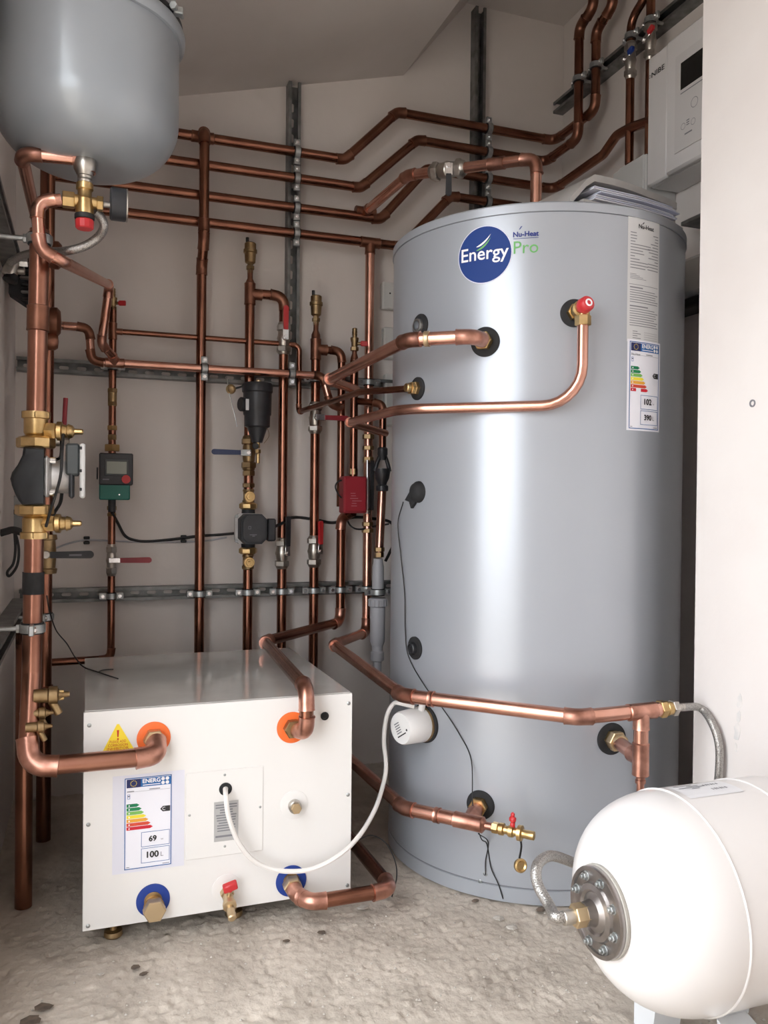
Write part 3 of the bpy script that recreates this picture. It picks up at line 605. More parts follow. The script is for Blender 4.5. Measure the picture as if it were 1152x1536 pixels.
mat('flange_steel', (.40, .37, .36), .33, 1, (.28, .26, .25), 25, .05); mat('gasket', (.42, .40, .36), .6); mat('foot_white', (.66, .68, .70), .4); mat('sticker', (.74, .74, .76), .5)
white_vessel()
TKC = V((.0025, 1.74, 0)); TKR = .173
def grey_tank():
    z0 = PZ(150, 250, 1.6).z; z0 = .9+.697*1.74/1.87; root = thing('expansion_tank', 'grey dome-bottomed expansion tank hung high by the left wall', 'tank', TKC+DZ*z0); R = TKR
    pf = [(0, 0)]+[(.004, .05)]+[(.105*(1-math.cos(a)), R*(.30+.70*math.sin(a)) if True else 0) for a in [PI/2*i/16 for i in range(2, 17)]]+[(.262, R), (.262, R+.002)]
    MB().lathe(TKC+DZ*z0, DZ, pf, 96).build('lower_shell', 'tank_grey', root)
    MB().lathe(TKC+DZ*z0, DZ, [(.258, R), (.258, R+.006), (.264, R+.011), (.276, R+.012), (.284, R+.008), (.286, R)], 96).build('rim', 'tank_grey', root)
    pf = [(.285, R-.002), (.33, R-.002), (.38, R*.9), (.41, R*.6), (.42, 0)]; MB().lathe(TKC+DZ*z0, DZ, pf, 96).build('upper_shell', 'tank_grey', root)
    q = TKC+DZ*(z0+.287); b = MB(); d_ = V((.86, -.5, 0)).normalized(); b.ring(q, DZ, R+.0, R+.007, .010, 96); b.build('clamp_ring', 'dark', root)
    b = MB(); c = q+d_*(R+.014)+DZ*.005; b.cyl(c-V((.5, .86, 0))*.02, V((.5, .86, 0)), .004, .04, 10); b.nut(c-V((.5, .86, 0))*.024, V((.5, .86, 0)), .008, .008); b.box(c, (.018, .018, .014), None, .002); b.build('clamp_bolt', 'zinc', root)
    for a in (2.6, 3.7): b = MB(); dd = V((math.cos(a), math.sin(a), 0)); c = TKC+dd*(R*.98); b.box(V((XL+.008, c.y, z0+.24)), (.016, .04, .10)); b.box(V(((XL+c.x)/2, c.y, z0+.272)), (abs(c.x-XL)+.02, .03, .006)); b.build('wall_bracket', 'strut_zinc', root)
    b = MB(); b.lathe(TKC+DZ*(z0+.002), -DZ, [(0, .014), (.01, .014)], 18); b.build('connection', 'steel', root)
    return root, z0
_, TZ = grey_tank()
# ================================================================== RAILS
F1 = FR
zU = 1.305; zLo = .607
zU = P(230, 560, DB).z; zLo = P(300, 886, DB).z
xa = P(26, 545, DB).x; xb = P(572, 575, DB).x
strut('channel_rail', 'horizontal slotted zinc rail across back wall behind the mid-height pipe', (xa, DB, zU), (xb+.03, DB, zU), FR, True)
strut('channel_rail', 'horizontal slotted zinc rail low on back wall above the white box', (P(30, 890, DB).x, DB, zLo), (P(598, 880, DB).x, DB, zLo), FR, True)
xv1 = P(437, 300, DB).x; strut('channel_rail', 'vertical slotted zinc rail with four clamped upper pipes, left one', (xv1, DB, zU+.022), (xv1, DB, P(437, 130, DB).z-.002), FR, True)
xv2 = P(713, 150, DB).x; strut('channel_rail', 'vertical slotted zinc rail behind the big cylinder top reaching the ceiling', (xv2, DB, 1.45), (xv2, DB, P(713, 18, DB).z-.003), FR, True)
qa = Q(838, 172, 0, XR); qb = Q(1056, 0, 0, XR); qb = V((XR, 1.62, qa.z)); strut('channel_rail', 'dark zinc rail running along right wall above the controller', (XR, qa.y, qa.z+.005), (XR, 1.62, qa.z+.005), (-1, 0, 0), False)
qa = Q(28, 890, 0, XL); zl_ = Q(12, 918, 0, XL).z; strut('channel_rail', 'short zinc rail low on left wall beside thick copper riser', (XL, 1.50, zl_), (XL, 2.64, zl_), (1, 0, 0), True)
q1 = Q(2, 300, 0, XL+.03); q2 = Q(20, 395, 0, XL+.03)
strut('channel_rail', 'dark zinc rail high on left wall under the grey tank', (XL, 1.55, Q(10, 345, 0, XL+.03).z), (XL, 2.60, Q(10, 345, 0, XL+.03).z), (1, 0, 0), False)
# ================================================================== PIPES ON THE BACK WALL
r28, r22, r15, r35 = .0153, .0121, .0085, .0183
zc = lambda x, y, Y=YP: P(x, y, Y)
XRP = 1.585
def flat(pts, z): return [V((p.x, p.y, z)) for p in pts]
# four upper runs
z1 = P(400, 221, YP).z; z1b = P(660, 180, YP).z
a = [V((.12, YP, z1)), V((P(517, 236, YP).x, YP, z1)), V((P(596, 171, YP).x, YP, z1b)), V((XRP, YP, z1b))]
e1 = Q(893, 158, 0, XRP); a += [V((XRP, e1.y, z1b)), V((XRP, e1.y, Q(896, 45, 0, XRP).z)), V((XRP, e1.y-.09, Q(915, 12, 0, XRP).z)), V((XRP, e1.y-.09, 2.66))]
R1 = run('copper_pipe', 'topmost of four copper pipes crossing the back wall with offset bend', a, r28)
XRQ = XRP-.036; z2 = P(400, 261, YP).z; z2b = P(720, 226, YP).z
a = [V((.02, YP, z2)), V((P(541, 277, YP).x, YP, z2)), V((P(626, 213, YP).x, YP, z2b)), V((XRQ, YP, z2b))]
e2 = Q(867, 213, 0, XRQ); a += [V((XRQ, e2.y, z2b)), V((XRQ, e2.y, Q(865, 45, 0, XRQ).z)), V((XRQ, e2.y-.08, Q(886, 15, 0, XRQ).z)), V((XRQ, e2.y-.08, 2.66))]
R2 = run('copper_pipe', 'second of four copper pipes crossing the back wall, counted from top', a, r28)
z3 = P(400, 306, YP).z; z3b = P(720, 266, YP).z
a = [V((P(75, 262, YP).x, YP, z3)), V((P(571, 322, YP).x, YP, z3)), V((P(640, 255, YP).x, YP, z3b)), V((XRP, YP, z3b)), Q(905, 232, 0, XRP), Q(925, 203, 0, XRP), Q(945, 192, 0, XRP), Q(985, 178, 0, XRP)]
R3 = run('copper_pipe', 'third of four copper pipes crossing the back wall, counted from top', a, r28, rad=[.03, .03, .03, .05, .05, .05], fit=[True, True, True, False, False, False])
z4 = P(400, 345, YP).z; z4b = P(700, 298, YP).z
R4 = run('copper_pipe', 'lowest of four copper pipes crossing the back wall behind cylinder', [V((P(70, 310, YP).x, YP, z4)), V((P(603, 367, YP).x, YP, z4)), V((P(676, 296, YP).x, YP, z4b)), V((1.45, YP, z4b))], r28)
# branch to the top of the cylinder
zt = P(547, 318, YP).z
zq1 = P(795, 236, CC.y).z
a = [V((P(548, 318, YP).x, YP, zt)), PZ(612, 263, zt-.004), V((CC.x, CC.y, zq1)), V((CC.x, CC.y, CH-.001))]
BR = run('copper_pipe', 'copper pipe with black lever valve curving down into cylinder top', a, r28, 'copper', 'copper_fit')
tee(R3, a[0], RX, (a[1]-a[0]), r28)
def px(p): d = p-EYE; return CX+F_*d.dot(rt)/d.dot(fw)
dv = (a[2]-a[1]).normalized(); vp = min((a[1]+(a[2]-a[1])*(k/100) for k in range(101)), key=lambda p: abs(px(p)-672))
lever_valve('nickel ball valve with black lever on pipe into cylinder top', vp, dv, r28*1.15, -DZ+dv*.0, (FR*1.+RX*-.35), 'black_plastic', .085, 'nickel', bl=1.25)
coupling(BR, min((a[1]+(a[2]-a[1])*(k/100) for k in range(101)), key=lambda p: abs(px(p)-745)), dv, r28, .05, 'copper_fit')
b = MB(); b.ring(CC+DZ*CH, DZ, r28, r28*1.7, .012, 24); b.build('pipe_collar', 'copper_fit', BR)
# risers
YF = 2.566
def vline(px, y0, y1, Y): a = P(px[0], y0, Y); c = P(px[1], y1, Y); x = (a.x+c.x)/2; return V((x, Y, a.z)), V((x, Y, c.z))
t0, t1 = vline((306, 298), 205, 1000, YP); xV3 = P(302, 480, YP).x
V300 = run('copper_pipe', 'tall copper riser from top pipe down behind white box, leftmost thick one', [V((xV3, YP, z1)), V((xV3, YP-.045, z1)), V((xV3, YP-.045, P(304, 368, YP).z)), V((xV3, YP, P(303, 400, YP).z)), V((xV3, YP, -.004))], r28)
tee(R1, (xV3, YP, z1), RX, FR, r28)
coupling(V300, (xV3, YP-.045, P(305, 345, YP).z), DZ, r28)
# thin riser with meter
xA = P(168, 700, YP).x
V165 = run('copper_pipe', 'thin copper riser carrying the green meter', [V((xA, YP, P(173, 462, YP).z)), V((xA, YP, P(166, 988, YP).z)), V((P(60, 993, YP).x, YP, P(166, 988, YP).z-.002))], r22*.92)
tee(V165, (xA, YP, P(172, 497, YP).z), DZ, RX, r22*.92, r15)
drain_cock('small brass drain cock with red handle atop the thin meter riser', V((xA, YP, P(173, 466, YP).z)), DZ, RX+FR*.4, .95, 'brass_dull')
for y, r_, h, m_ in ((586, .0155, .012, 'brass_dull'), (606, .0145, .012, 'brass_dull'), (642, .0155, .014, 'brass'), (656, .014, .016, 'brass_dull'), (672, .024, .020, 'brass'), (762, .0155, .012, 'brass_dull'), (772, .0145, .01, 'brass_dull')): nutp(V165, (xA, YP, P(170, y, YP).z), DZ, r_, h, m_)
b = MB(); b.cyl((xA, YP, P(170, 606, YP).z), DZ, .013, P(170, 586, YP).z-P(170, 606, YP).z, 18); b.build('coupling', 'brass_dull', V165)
# meter
mc = P(174, 714, YP-.045); k = .00208
root = thing('flow_meter', 'square black and green flow meter with display and red button', 'meter', mc)
def mbox(x0, x1, y0, y1, Y0, Y1, bev=.003): p0 = P(x0, y0, Y0); p1 = P(x1, y1, Y0); b = MB(); b.box(((p0.x+p1.x)/2, (Y0+Y1)/2, (p0.z+p1.z)/2), (abs(p1.x-p0.x), abs(Y1-Y0), abs(p1.z-p0.z)), None, bev); return b
mbox(149, 199.5, 679, 728, 2.545, 2.60).build('housing', 'black_plastic', root, smooth=False); mbox(149, 195, 722, 750, 2.55, 2.605).build('base', 'meter_green', root, smooth=False)
mbox(157, 193, 688, 714, 2.541, 2.546, .001).build('display_frame', 'box_grey', root, smooth=False); mbox(160, 190, 692, 711, 2.539, 2.542, .0005).build('display', 'lcd', root, smooth=False)
MB().cyl(P(189, 719, 2.545), FR, .0125, .006, 20).build('button', 'red', root); MB().cyl(P(179, 742, 2.55), FR, .0025, .002, 10).build('screw', 'chrome', root)
pr = Print(lambda u, v, off: P(154, 720, 2.545)+V((u, -off, v)), root); pr.lines([(0, .018, 0, .004)], 'ink_soft', .0006, 1)
MB().cyl(P(147, 710, 2.58), -RX, .018, .004, 20).build('side_cap', 'black_plastic', root)
b = MB(); b.cyl((xA, YP-.02, P(170, 768, YP).z), DZ, .011, .045, 16); b.build('cable_gland', 'black_plastic', root)
lever_valve('nickel ball valve with dark red lever on thin meter riser', (xA, YP, P(168, 840, YP).z), DZ, r22*.92, RX, FR, 'red_dark', .115, 'nickel', bl=1.05)
# thin cross pipe
zth = P(178, 494, YP-.0).z; zth2 = P(437, 520, YP).z; zth = (zth+zth2)/2
p620 = PZ(456, 620, 1.172)
THIN = run('copper_pipe', 'thinnest copper pipe crossing between risers then to cylinder side', [V((xA, YP, zth)), V((P(449, 520, YP).x, YP, zth)), V((P(449, 520, YP).x, YP, P(452, 618, YP).z)), PZ(540, 588, P(452, 618, YP).z), cylpt(627, 583)[0]+cylpt(627, 583)[1]*.012], r15, rad=[.02, .016, .10], fit=[False, True, False], m='copper_dull_shaded')
# long mid-height horizontal pipe
zm = P(300, 552, YF).z
pA = P(92, 489, 2.50); zz = (P(140, 543, YF).z+P(480, 563, YF).z)/2
MID = run('copper_pipe', 'long horizontal copper pipe at mid height in front of the risers', [V((P(80, 489, YF).x, YF, P(100, 489, YF).z)), V((P(134, 489, YF).x, YF, P(100, 489, YF).z)), V((P(137, 540, YF).x, YF, zz)), V((P(484, 565, YF).x, YF, zz)), P(496, 607, YF-.01), V((P(513, 611, YF).x, YF, P(513, 611, YF).z))], r22, m='copper')
tee(MID, (P(172, 545, YF).x, YF, zz), RX, (-.25, -.8, .6), r22, fm='copper_fit')
# filler pipe from the safety valve
YS = 1.70
zfil = TZ-.09
pv = P(128, 305, YS); a = [P(92, 300, YS), P(56, 303, YS), P(60, 374, YS), P(96, 393, YS+.01), P(164, 428, 2.45), P(152, 515, 2.50), V((P(176, 541, YF).x, YF, zz+.004))]
FIL = run('copper_pipe', 'bright copper pipe zigzagging from red-capped safety valve to mid pipe', a, r22*.98, 'copper', 'copper_fit', fit=[True, True, False, True, True, True])
FIL.children[0].data.materials[0] = MATS['copper']
# --- riser with filter and circulator
xF = P(373, 700, YP).x
V373 = run('copper_pipe', 'copper riser topped by air vent, carrying the black filter and pump', [V((xF, YP, P(374, 432, YP).z)), V((xF, YP, -.004))], r28)
MB().tube([(xF, YP, P(374, 445, YP).z), (xF, YP, P(374, 424, YP).z), (xF, YP, P(374, 418, YP).z), (xF, YP, P(374, 405, YP).z)], [r28*1.1, r28*.95, .0085, .0085], 18).build('reducer', 'copper_fit_dull_shaded', V373)
tee(V373, (xF, YP, P(374, 441, YP).z), DZ, RX, r28)
air_vent('brass automatic air vent on the filter riser, taller position', V((xF, YP, P(374, 410, YP).z)), .95)
xG = P(424, 700, YP).x; zg = P(400, 442, YP).z
V425 = run('copper_pipe', 'copper riser linked over from the filter riser, red lever at top', [V((xF, YP, zg)), V((xG, YP, zg)), V((xG, YP, -.004))], r28)
V425['label'] = 'copper riser elbowed over from the filter riser beside vertical rail'
lever_valve('nickel ball valve with upright red lever beside the vertical rail', (xG, YP, P(426, 508, YP).z), DZ, r28, DZ, FR, 'red', .10, 'nickel', bl=1.15)
lever_valve('ball valve with upright black lever beside the round pump', (xG, YP, P(421, 830, YP).z), DZ, r28, DZ, FR+RX*.5, 'black_plastic', .12, 'nickel', bl=1.1)
# magnetic filter
fc = P(386, 612, 2.575); YX = 2.555
root = thing('magnetic_filter', 'black canister filter with brass drain on copper riser', 'filter', P(386, 655, YX)); zt_ = P(386, 574, YX).z; xq = P(386, 612, YX).x
zz_ = lambda y: P(386, y, YX).z
MB().lathe((xq, YX, 0), DZ, [(zz_(664), .016), (zz_(655), .022), (zz_(642), .031), (zz_(640), .039), (zz_(624), .040), (zz_(622), .043), (zz_(590), .044), (zz_(588), .0475), (zz_(578), .0475), (zz_(575), .044), (zz_(574.5), .03), (zz_(574), 0)], 36).build('canister', 'black_plastic', root)
b = MB(); b.cyl((xq-.035, YX-.005, zz_(608)), V((-1, -.3, 0)), .022, .022, 20); b.build('side_port', 'black_plastic', root)
b = MB(); b.cyl(P(387, 672, YX-.006), DZ, .006, .020, 12); b.nut(P(387, 680, YX-.006), DZ, .009, .012); b.cyl(P(387, 695, YX-.006), DZ, .0055, .030, 12); b.build('drain_tail', 'brass', root); MB().cyl(P(383, 669, YX-.02), FR, .010, .006, 16).build('drain_knob', 'dark', root)
MB().tube(spline([P(396, 665, YX-.01), P(403, 655, YX-.01), P(402, 645, YX-.012), P(398, 640, YX-.02)], 6), .0008, 6).build('seal_wire', 'brass_dull', root)
MB().cyl(P(388, 575, YX), DZ, .009, .010, 12).build('bleed_cap', 'brass_tan', root)
pr = Print(lambda u, v, off: P(371, 608, YX-.0425)+V((u, -off+.006, v)), root); pr.rect(-.004, .006, -.014, .02, 'label_grey', .0006, 1, 'sticker')
root = thing('tag_disc', 'round brass tag on cord with silver tie beside black filter', 'tag', P(346, 584, 2.55)); MB().lathe(P(346, 584, 2.55), FR, [(0, .013), (.002, .015), (.006, .015), (.008, .011), (.005, .007), (.005, 0)], 22).build('disc', 'brass_dull', root)
MB().tube(spline([P(352, 583, 2.548), P(362, 580, 2.545), P(368, 577, 2.54)], 6), .003, 8).build('cord', 'dark', root); MB().tube(spline([P(340, 565, 2.56), P(344, 590, 2.545), P(348, 608, 2.55), P(352, 622, 2.55), P(355.5, 640, 2.55)], 6), .0018, 8).build('tie', 'steel', root)
# valve under the filter
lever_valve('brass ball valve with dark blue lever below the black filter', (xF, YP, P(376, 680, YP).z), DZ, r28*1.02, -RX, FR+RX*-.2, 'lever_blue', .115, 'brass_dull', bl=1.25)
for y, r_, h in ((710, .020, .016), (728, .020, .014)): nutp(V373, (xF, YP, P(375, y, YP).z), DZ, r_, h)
# circulator
root = thing('circulator_pump', 'black round-cornered circulator pump between two brass isolating valves', 'pump', P(373, 830, YP)); pc = P(374, 793, 2.56); xq = xF
for yv in (745, 843):
    q = V((xF, YP, P(374, yv, YP).z)); vroot = thing('pump_valve', 'brass isolating valve %s the black circulator pump' % ('above' if yv == 745 else 'below'), 'valve', q)
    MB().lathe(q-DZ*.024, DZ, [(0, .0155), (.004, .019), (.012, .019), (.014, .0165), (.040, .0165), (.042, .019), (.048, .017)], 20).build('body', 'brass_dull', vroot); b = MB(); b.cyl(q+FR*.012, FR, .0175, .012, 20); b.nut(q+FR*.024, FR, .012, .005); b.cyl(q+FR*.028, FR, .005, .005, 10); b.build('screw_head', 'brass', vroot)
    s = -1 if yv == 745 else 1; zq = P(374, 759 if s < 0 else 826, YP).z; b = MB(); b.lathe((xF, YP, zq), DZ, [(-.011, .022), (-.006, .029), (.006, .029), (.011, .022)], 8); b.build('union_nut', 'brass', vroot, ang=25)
b = MB(); b.lathe((xF, YP, P(374, 825, YP).z), DZ, [(0, .020), (.015, .022), (.05, .024), (.075, .024), (.11, .022), (P(374, 760, YP).z-P(374, 825, YP).z, .020)], 20); b.build('volute', 'pump_black', root)
def octbox(c, hx, hz, ch, y0, y1): b = MB(); pl = [(-hx+ch, -hz), (hx-ch, -hz), (hx, -hz+ch), (hx, hz-ch), (hx-ch, hz), (-hx+ch, hz), (-hx, hz-ch), (-hx, -hz+ch)]; b.prism([V((c.x+x, y0, c.z+z)) for x, z in pl], (0, y1-y0, 0)); return b
octbox(pc, .042, .047, .012, 2.59, 2.57).build('motor_flange', 'alloy', root, smooth=False); octbox(pc+RX*.006, .040, .046, .016, 2.57, 2.515).build('control_head', 'pump_black', root, smooth=False)
octbox(pc+RX*.006, .034, .040, .014, 2.5155, 2.511).build('faceplate', 'black_plastic', root, smooth=False)
for sx, sz in ((-1, 1), (-1, -1), (1, 1), (1, -1)): MB().cyl(pc+V((sx*.038, 0, sz*.038))+V((0, 2.571-pc.y, 0)), FR, .0055, .006, 12).build('bolt', 'zinc', root)
mbox(402, 414, 778, 812, 2.53, 2.56, .004).build('plug', 'black_plastic', root)
pr = Print(lambda u, v, off: pc+V((u, 2.511-pc.y-off, v)), root); pr.outline(-.012, -.004, .0, .009, .001, 'ink_soft', .0005, 1, 'symbol'); pr.lines([(-.008, .014, -.018, .0018), (0, .008, -.022, .0018)], 'ink_soft', .0005, 1)
# --- riser 473
xH = P(472, 720, YP).x
V473 = run('copper_pipe', 'copper riser with air vent and two red-lever valves', [V((xH, YP, P(474, 508, YP).z)), V((xH, YP, -.004))], r28)
MB().tube([(xH, YP, P(474, 520, YP).z), (xH, YP, P(474, 502, YP).z), (xH, YP, P(474, 496, YP).z), (xH, YP, P(474, 484, YP).z)], [r28*1.1, r28*.95, .0085, .0085], 18).build('reducer', 'copper_fit_dull_shaded', V473)
tee(V473, (xH, YP, P(474, 524, YP).z), DZ, RX, r28); air_vent('brass automatic air vent on riser next to the vertical rail, lower one', V((xH, YP, P(474, 488, YP).z)), .95)
lever_valve('nickel ball valve with red lever pointing right at mid height', (xH, YP, P(473, 627, YP).z), DZ, r28, RX, FR, 'red_dark', .105, 'nickel', bl=1.15)
lever_valve('nickel ball valve with upright red lever above the low rail', (xH, YP, P(471, 827, YP).z), DZ, r28, DZ, FR+RX*.6, 'red', .10, 'nickel', bl=1.15)
zq = P(490, 525, YP).z; xI = P(511, 700, YP).x; xJ = P(524, 700, YP).x
V510 = run('copper_pipe', 'copper pipe looping from vent riser down beside the red actuator', [V((xH, YP, zq)), V((xI, YP, zq)), V((xI, YP, P(512, 760, YP).z))], r22*1.05)
b = MB()
YJ = YP-.045
V523 = run('copper_pipe', 'copper riser standing on red actuator, drain cock at its top', [V((xJ, YJ, P(527, 540, YJ).z)), V((xJ, YJ, P(525, 722, YJ).z))], r22*1.1)
MB().tube([(xJ, YJ, P(527, 545, YJ).z), (xJ, YJ, P(527, 536, YJ).z), (xJ, YJ, P(527, 530, YJ).z), (xJ, YJ, P(527, 520, YJ).z)], [r22*1.2, r22, .008, .008], 16).build('reducer', 'copper_fit_dull_shaded', V523)
drain_cock('small brass drain cock with red handle beside tall riser and cylinder', V((xJ, YJ, P(527, 526, YJ).z)), DZ, RX+FR*.3, 1.05, 'brass_dull')
# fat pipe to the cylinder top boss
zf = P(500, 569, 2.55).z; pb, nb = cylpt(728, 513)
zf = pb.z
def pz(x, y): return PZ(x, y, zf)
a = [V((xJ, YJ, zf+.0)), P(497, 569, 2.50), P(603, 512, 1.95)]; a[2] = pz(612, 510); a = [V((xJ+.005, YJ, zf)), pz(492, 570), a[2], pz(705, 499), ]
tip = pb+nb*.07; a[3] = V((tip.x, tip.y, zf)); a.append(pb+nb*.012)
FAT = run('copper_pipe', 'thick bright copper pipe bending round to the upper cylinder boss', a, r28, 'copper', 'copper_fit')
d_ = (a[3]-a[2]).normalized(); coupling(FAT, a[2]+d_*.045, d_, r28, .012, 'brass_tan')
b = MB(); b.nut(pb+nb*.012, nb, .022, .014); b.build('union_nut', 'brass', FAT, ang=30)
pb2, nb2 = cylpt(627, 583); b = MB(); b.nut(pb2+nb2*.010, nb2, .0155, .014); b.cyl(pb2+nb2*.022, nb2, .0105, .014, 16); b.build('union_nut', 'brass', THIN, ang=30)
# discharge pipe from temperature valve
p3, n3 = cylpt(861, 470); root = thing('relief_valve', 'brass temperature relief valve with red cap on cylinder front', 'valve', p3); c = p3+n3*.042
b = MB(); b.nut(p3+n3*.008, n3, .019, .014); b.lathe(p3+n3*.02, n3, [(0, .014), (.01, .016), (.03, .017), (.034, .013)], 20); b.build('body', 'brass', root, ang=30)
tr = V((-n3.y, n3.x, 0)); tr = tr if tr.dot(rt) > 0 else -tr; dcap = (n3*.8+tr*.25+DZ*.15).normalized()
b = MB(); b.lathe(c+dcap*.006, dcap, [(0, .012), (.006, .0155), (.010, .0175), (.026, .0165), (.030, .013), (.030, .0105)], 24); cp = b.build('cap', 'red', root); b = MB(); b.ring(c+dcap*.0345, dcap, .005, .0085, .003, 20); b.build('cap_ring', 'white_ink', root)
pn = c+tr*.008; b = MB(); b.nut(pn-DZ*.036, DZ, .0175, .022); b.cyl(pn-DZ*.016, DZ, .0145, .02, 18); b.build('outlet_nut', 'brass', root, ang=30)
xd = pn.x; yd = pn.y; zd = P(800, 603, yd).z; dl = PZ(590, 616, zd)
yq = dl.y
a = [V((xd, yd, pn.z-.03)), V((xd, yd, zd)), PZ(600, 614, zd), P(523, 634, 2.33), P(578, 650, 2.50)]
DIS = run('copper_pipe', 'bright copper discharge pipe sweeping from relief valve round the cylinder', a, r22, 'copper', 'copper_fit', rad=[.10, .12, .02], fit=[False, False, True])
xT = P(574, 650, 2.50).x; YT = 2.50
TUN = run('copper_pipe', 'copper pipe arching over then dropping into the black tundish', [V((xJ, YJ+.01, P(525, 600, YJ).z)), V((xT, YT, P(573, 606, YT).z)), V((xT, YT, P(572, 678, YT).z))], r22*.97)
root = thing('tundish', 'black plastic tundish with open window on discharge pipe', 'tundish', (xT, YT, P(572, 736, YT).z)); z_ = lambda y: P(572, y, YT).z
b = MB(); b.lathe((xT, YT, 0), DZ, [(z_(690), .012), (z_(684), .0135), (z_(682), .0165), (z_(673), .0165), (z_(671), .013)], 20); b.build('inlet', 'black_plastic', root)
b = MB(); b.lathe((xT, YT, 0), DZ, [(z_(737), .015), (z_(736), .0195), (z_(729), .0195), (z_(727), .014), (z_(724), .0155), (z_(718), .022), (z_(705), .027), (z_(703), .027), (z_(703.2), .02), (z_(706), .018)], 24); b.build('funnel', 'black_plastic', root)
for s in (-1, 1):
    b = MB(); b.tube(spline([V((xT+s*.009, YT, z_(684))), V((xT+s*.018, YT, z_(695))), V((xT+s*.025, YT, z_(707)))], 5), .0065, 10); b.build('arm', 'black_plastic', root)
W = run('waste_pipe', 'copper and grey plastic waste pipe dropping from the black tundish', [V((xT, YT, z_(735))), V((P(569, 822, YT).x, YT, P(569, 828, YT).z))], r22*1.15, cat='pipe', m='copper')
for y, r_, h, m_ in ((824, .017, .014, 'brass_dull'), (832, .015, .016, 'brass_dull')): nutp(W, (P(569, 828, YT).x, YT, P(569, y, YT).z), DZ, r_, h, m_)
xw = P(567, 860, YT).x; zy = lambda y: P(566, y, YT).z
MB().lathe((xw, YT, 0), DZ, [(zy(892), .019), (zy(850), .019), (zy(845), .016), (zy(838), .015)], 24).build('plastic_stub', 'pvc_grey', W)
root = thing('waste_trap', 'grey plastic waste trap with ribbed nut below the tundish pipe', 'trap', (xw, YT, zy(992)))
b = MB(); b.lathe((xw, YT, 0), DZ, [(zy(968), .019), (zy(962), .024), (zy(910), .0245), (zy(908), .022)], 28); b.build('body', 'pvc_grey', root)
b = MB(); b.lathe((xw, YT, 0), DZ, [(zy(910), .026), (zy(909), .0295), (zy(899), .0295), (zy(897), .026)], 28); b.build('ribbed_nut', 'pvc_grey', root)
for k in range(14): a_ = 2*PI*k/14; b = MB(); b.box((xw+math.cos(a_)*.0297, YT+math.sin(a_)*.0297, (zy(910)+zy(898))/2), (.003, .003, zy(899)-zy(909)), None, .0008); b.build('rib', 'pvc_grey', root)
b = MB(); b.lathe((xw, YT, 0), DZ, [(zy(1010), .014), (zy(992), .014), (zy(990), .022), (zy(978), .022), (zy(976), .018), (zy(966), .018)], 24); b.build('outlet', 'pvc_grey', root)
xw2 = xw
# red actuator
YA = YJ-.03
root = thing('zone_valve', 'red motorised zone valve actuator between risers', 'valve', P(533, 772, YA)); p0 = P(516, 714, YA-.02)
mbox(516, 550.5, 714, 770, YA-.025, YA+.03, .004).build('actuator', 'red_dark', root, smooth=False); mbox(518, 549, 717, 767, YA-.028, YA-.024, .002).build('cover', 'red_act', root, smooth=False) if mat('red_act', (.33, .018, .03), .45) else 0
pr = Print(lambda u, v, off: P(525, 745, YA-.028)+V((u, -off, v)), root); rgn = random.Random(4); pr.lines([(rgn.uniform(0, .008), rgn.uniform(.015, .045), .01-i*.008, .0014) for i in range(6)], 'warn_pink', .0005, 1) if mat('warn_pink', (.6, .25, .28), .6) else 0
b = MB(); b.nut((xJ, YJ, P(524, 712, YJ).z), DZ, .015, .02); b.build('nut', 'brass_dull', root)
# lower pipe from actuator over the white box to its upper right boss
YB = BY0-.048
zo = .505; xK = P(511, 860, YP).x; bq = P(438, 1091, BY0); bz = bq.z
fe = V((P(460, 1040, YB).x, YB, zo)); pe = PZ(397, 962, zo)
a = [V((xJ, YJ, P(525, 768, YJ).z)), V((xK, YP, P(512, 778, YP).z)), V((xK, YP, zo)), pe, fe, V((fe.x, YB, bz)), V((bq.x, YB, bz)), V((bq.x, BY0, bz))]
a = [a[0], a[1], a[2], V((pe.x, pe.y, zo)), fe, V((fe.x, YB, bz-.003)), V((bq.x+.004, BY0-.006, bz))]
OV = run('copper_pipe', 'copper pipe running over the white box then down to its orange collar', a, r28, 'copper_dull_shaded', 'copper_fit')
b = MB(); b.nut(bq+FR*.002, FR, .0205, .02); b.build('union_nut', 'brass_dull', OV, ang=30)
# riser 550 to the cylinder front
xM = P(553, 600, YP).x; z55 = z4; zlow = .468
fp1 = PZ(604, 1043, zlow); fp2 = PZ(868, 1076, zlow); fp3 = PZ(962, 1067, zlow); fp4 = PZ(988, 1064, zlow)
zF = zlow
a = [V((xM, YP, z4)), V((xM, YP, zF)), PZ(500, 967, zF), fp1, fp2, fp4]
V550 = run('copper_pipe', 'long copper riser by the cylinder continuing as bright pipe round its front', a, r28, 'copper', 'copper_fit')
tee(R4, (xM, YP, z4), RX, -DZ, r28)
tee(V550, fp3, fp4-fp2, -DZ, r28, fm='copper_fit'); coupling(V550, fp1+(fp2-fp1).normalized()*.07, fp2-fp1, r28, .012, 'copper_fit')
for y, r_, h, m_ in ((655, .020, .016, 'brass_dull'), (672, .019, .014, 'brass_dull'), (690, .0185, .02, 'brass_dull'), (786, .019, .014, 'brass_dull'), (796, .020, .014, 'brass_dull')): nutp(V550, (xM, YP, P(550, y, YP).z), DZ, r_, h, m_)
root = thing('flow_indicator', 'slim glass and steel flow indicator tube beside red actuator', 'gauge', P(550, 770, YP-.03)); q0 = P(551, 765, YP-.035); q1 = P(551, 690, YP-.035)
MB().tube([q0, q1], .005, 12).build('tube', 'chrome', root); MB().box(P(557, 728, YP-.03), (.014, .02, q1.z-q0.z), None, .002).build('scale_body', 'black_plastic', root); b = MB(); b.cyl(q0-DZ*.012, DZ, .010, .012, 14); b.build('end_cap', 'nickel', root)
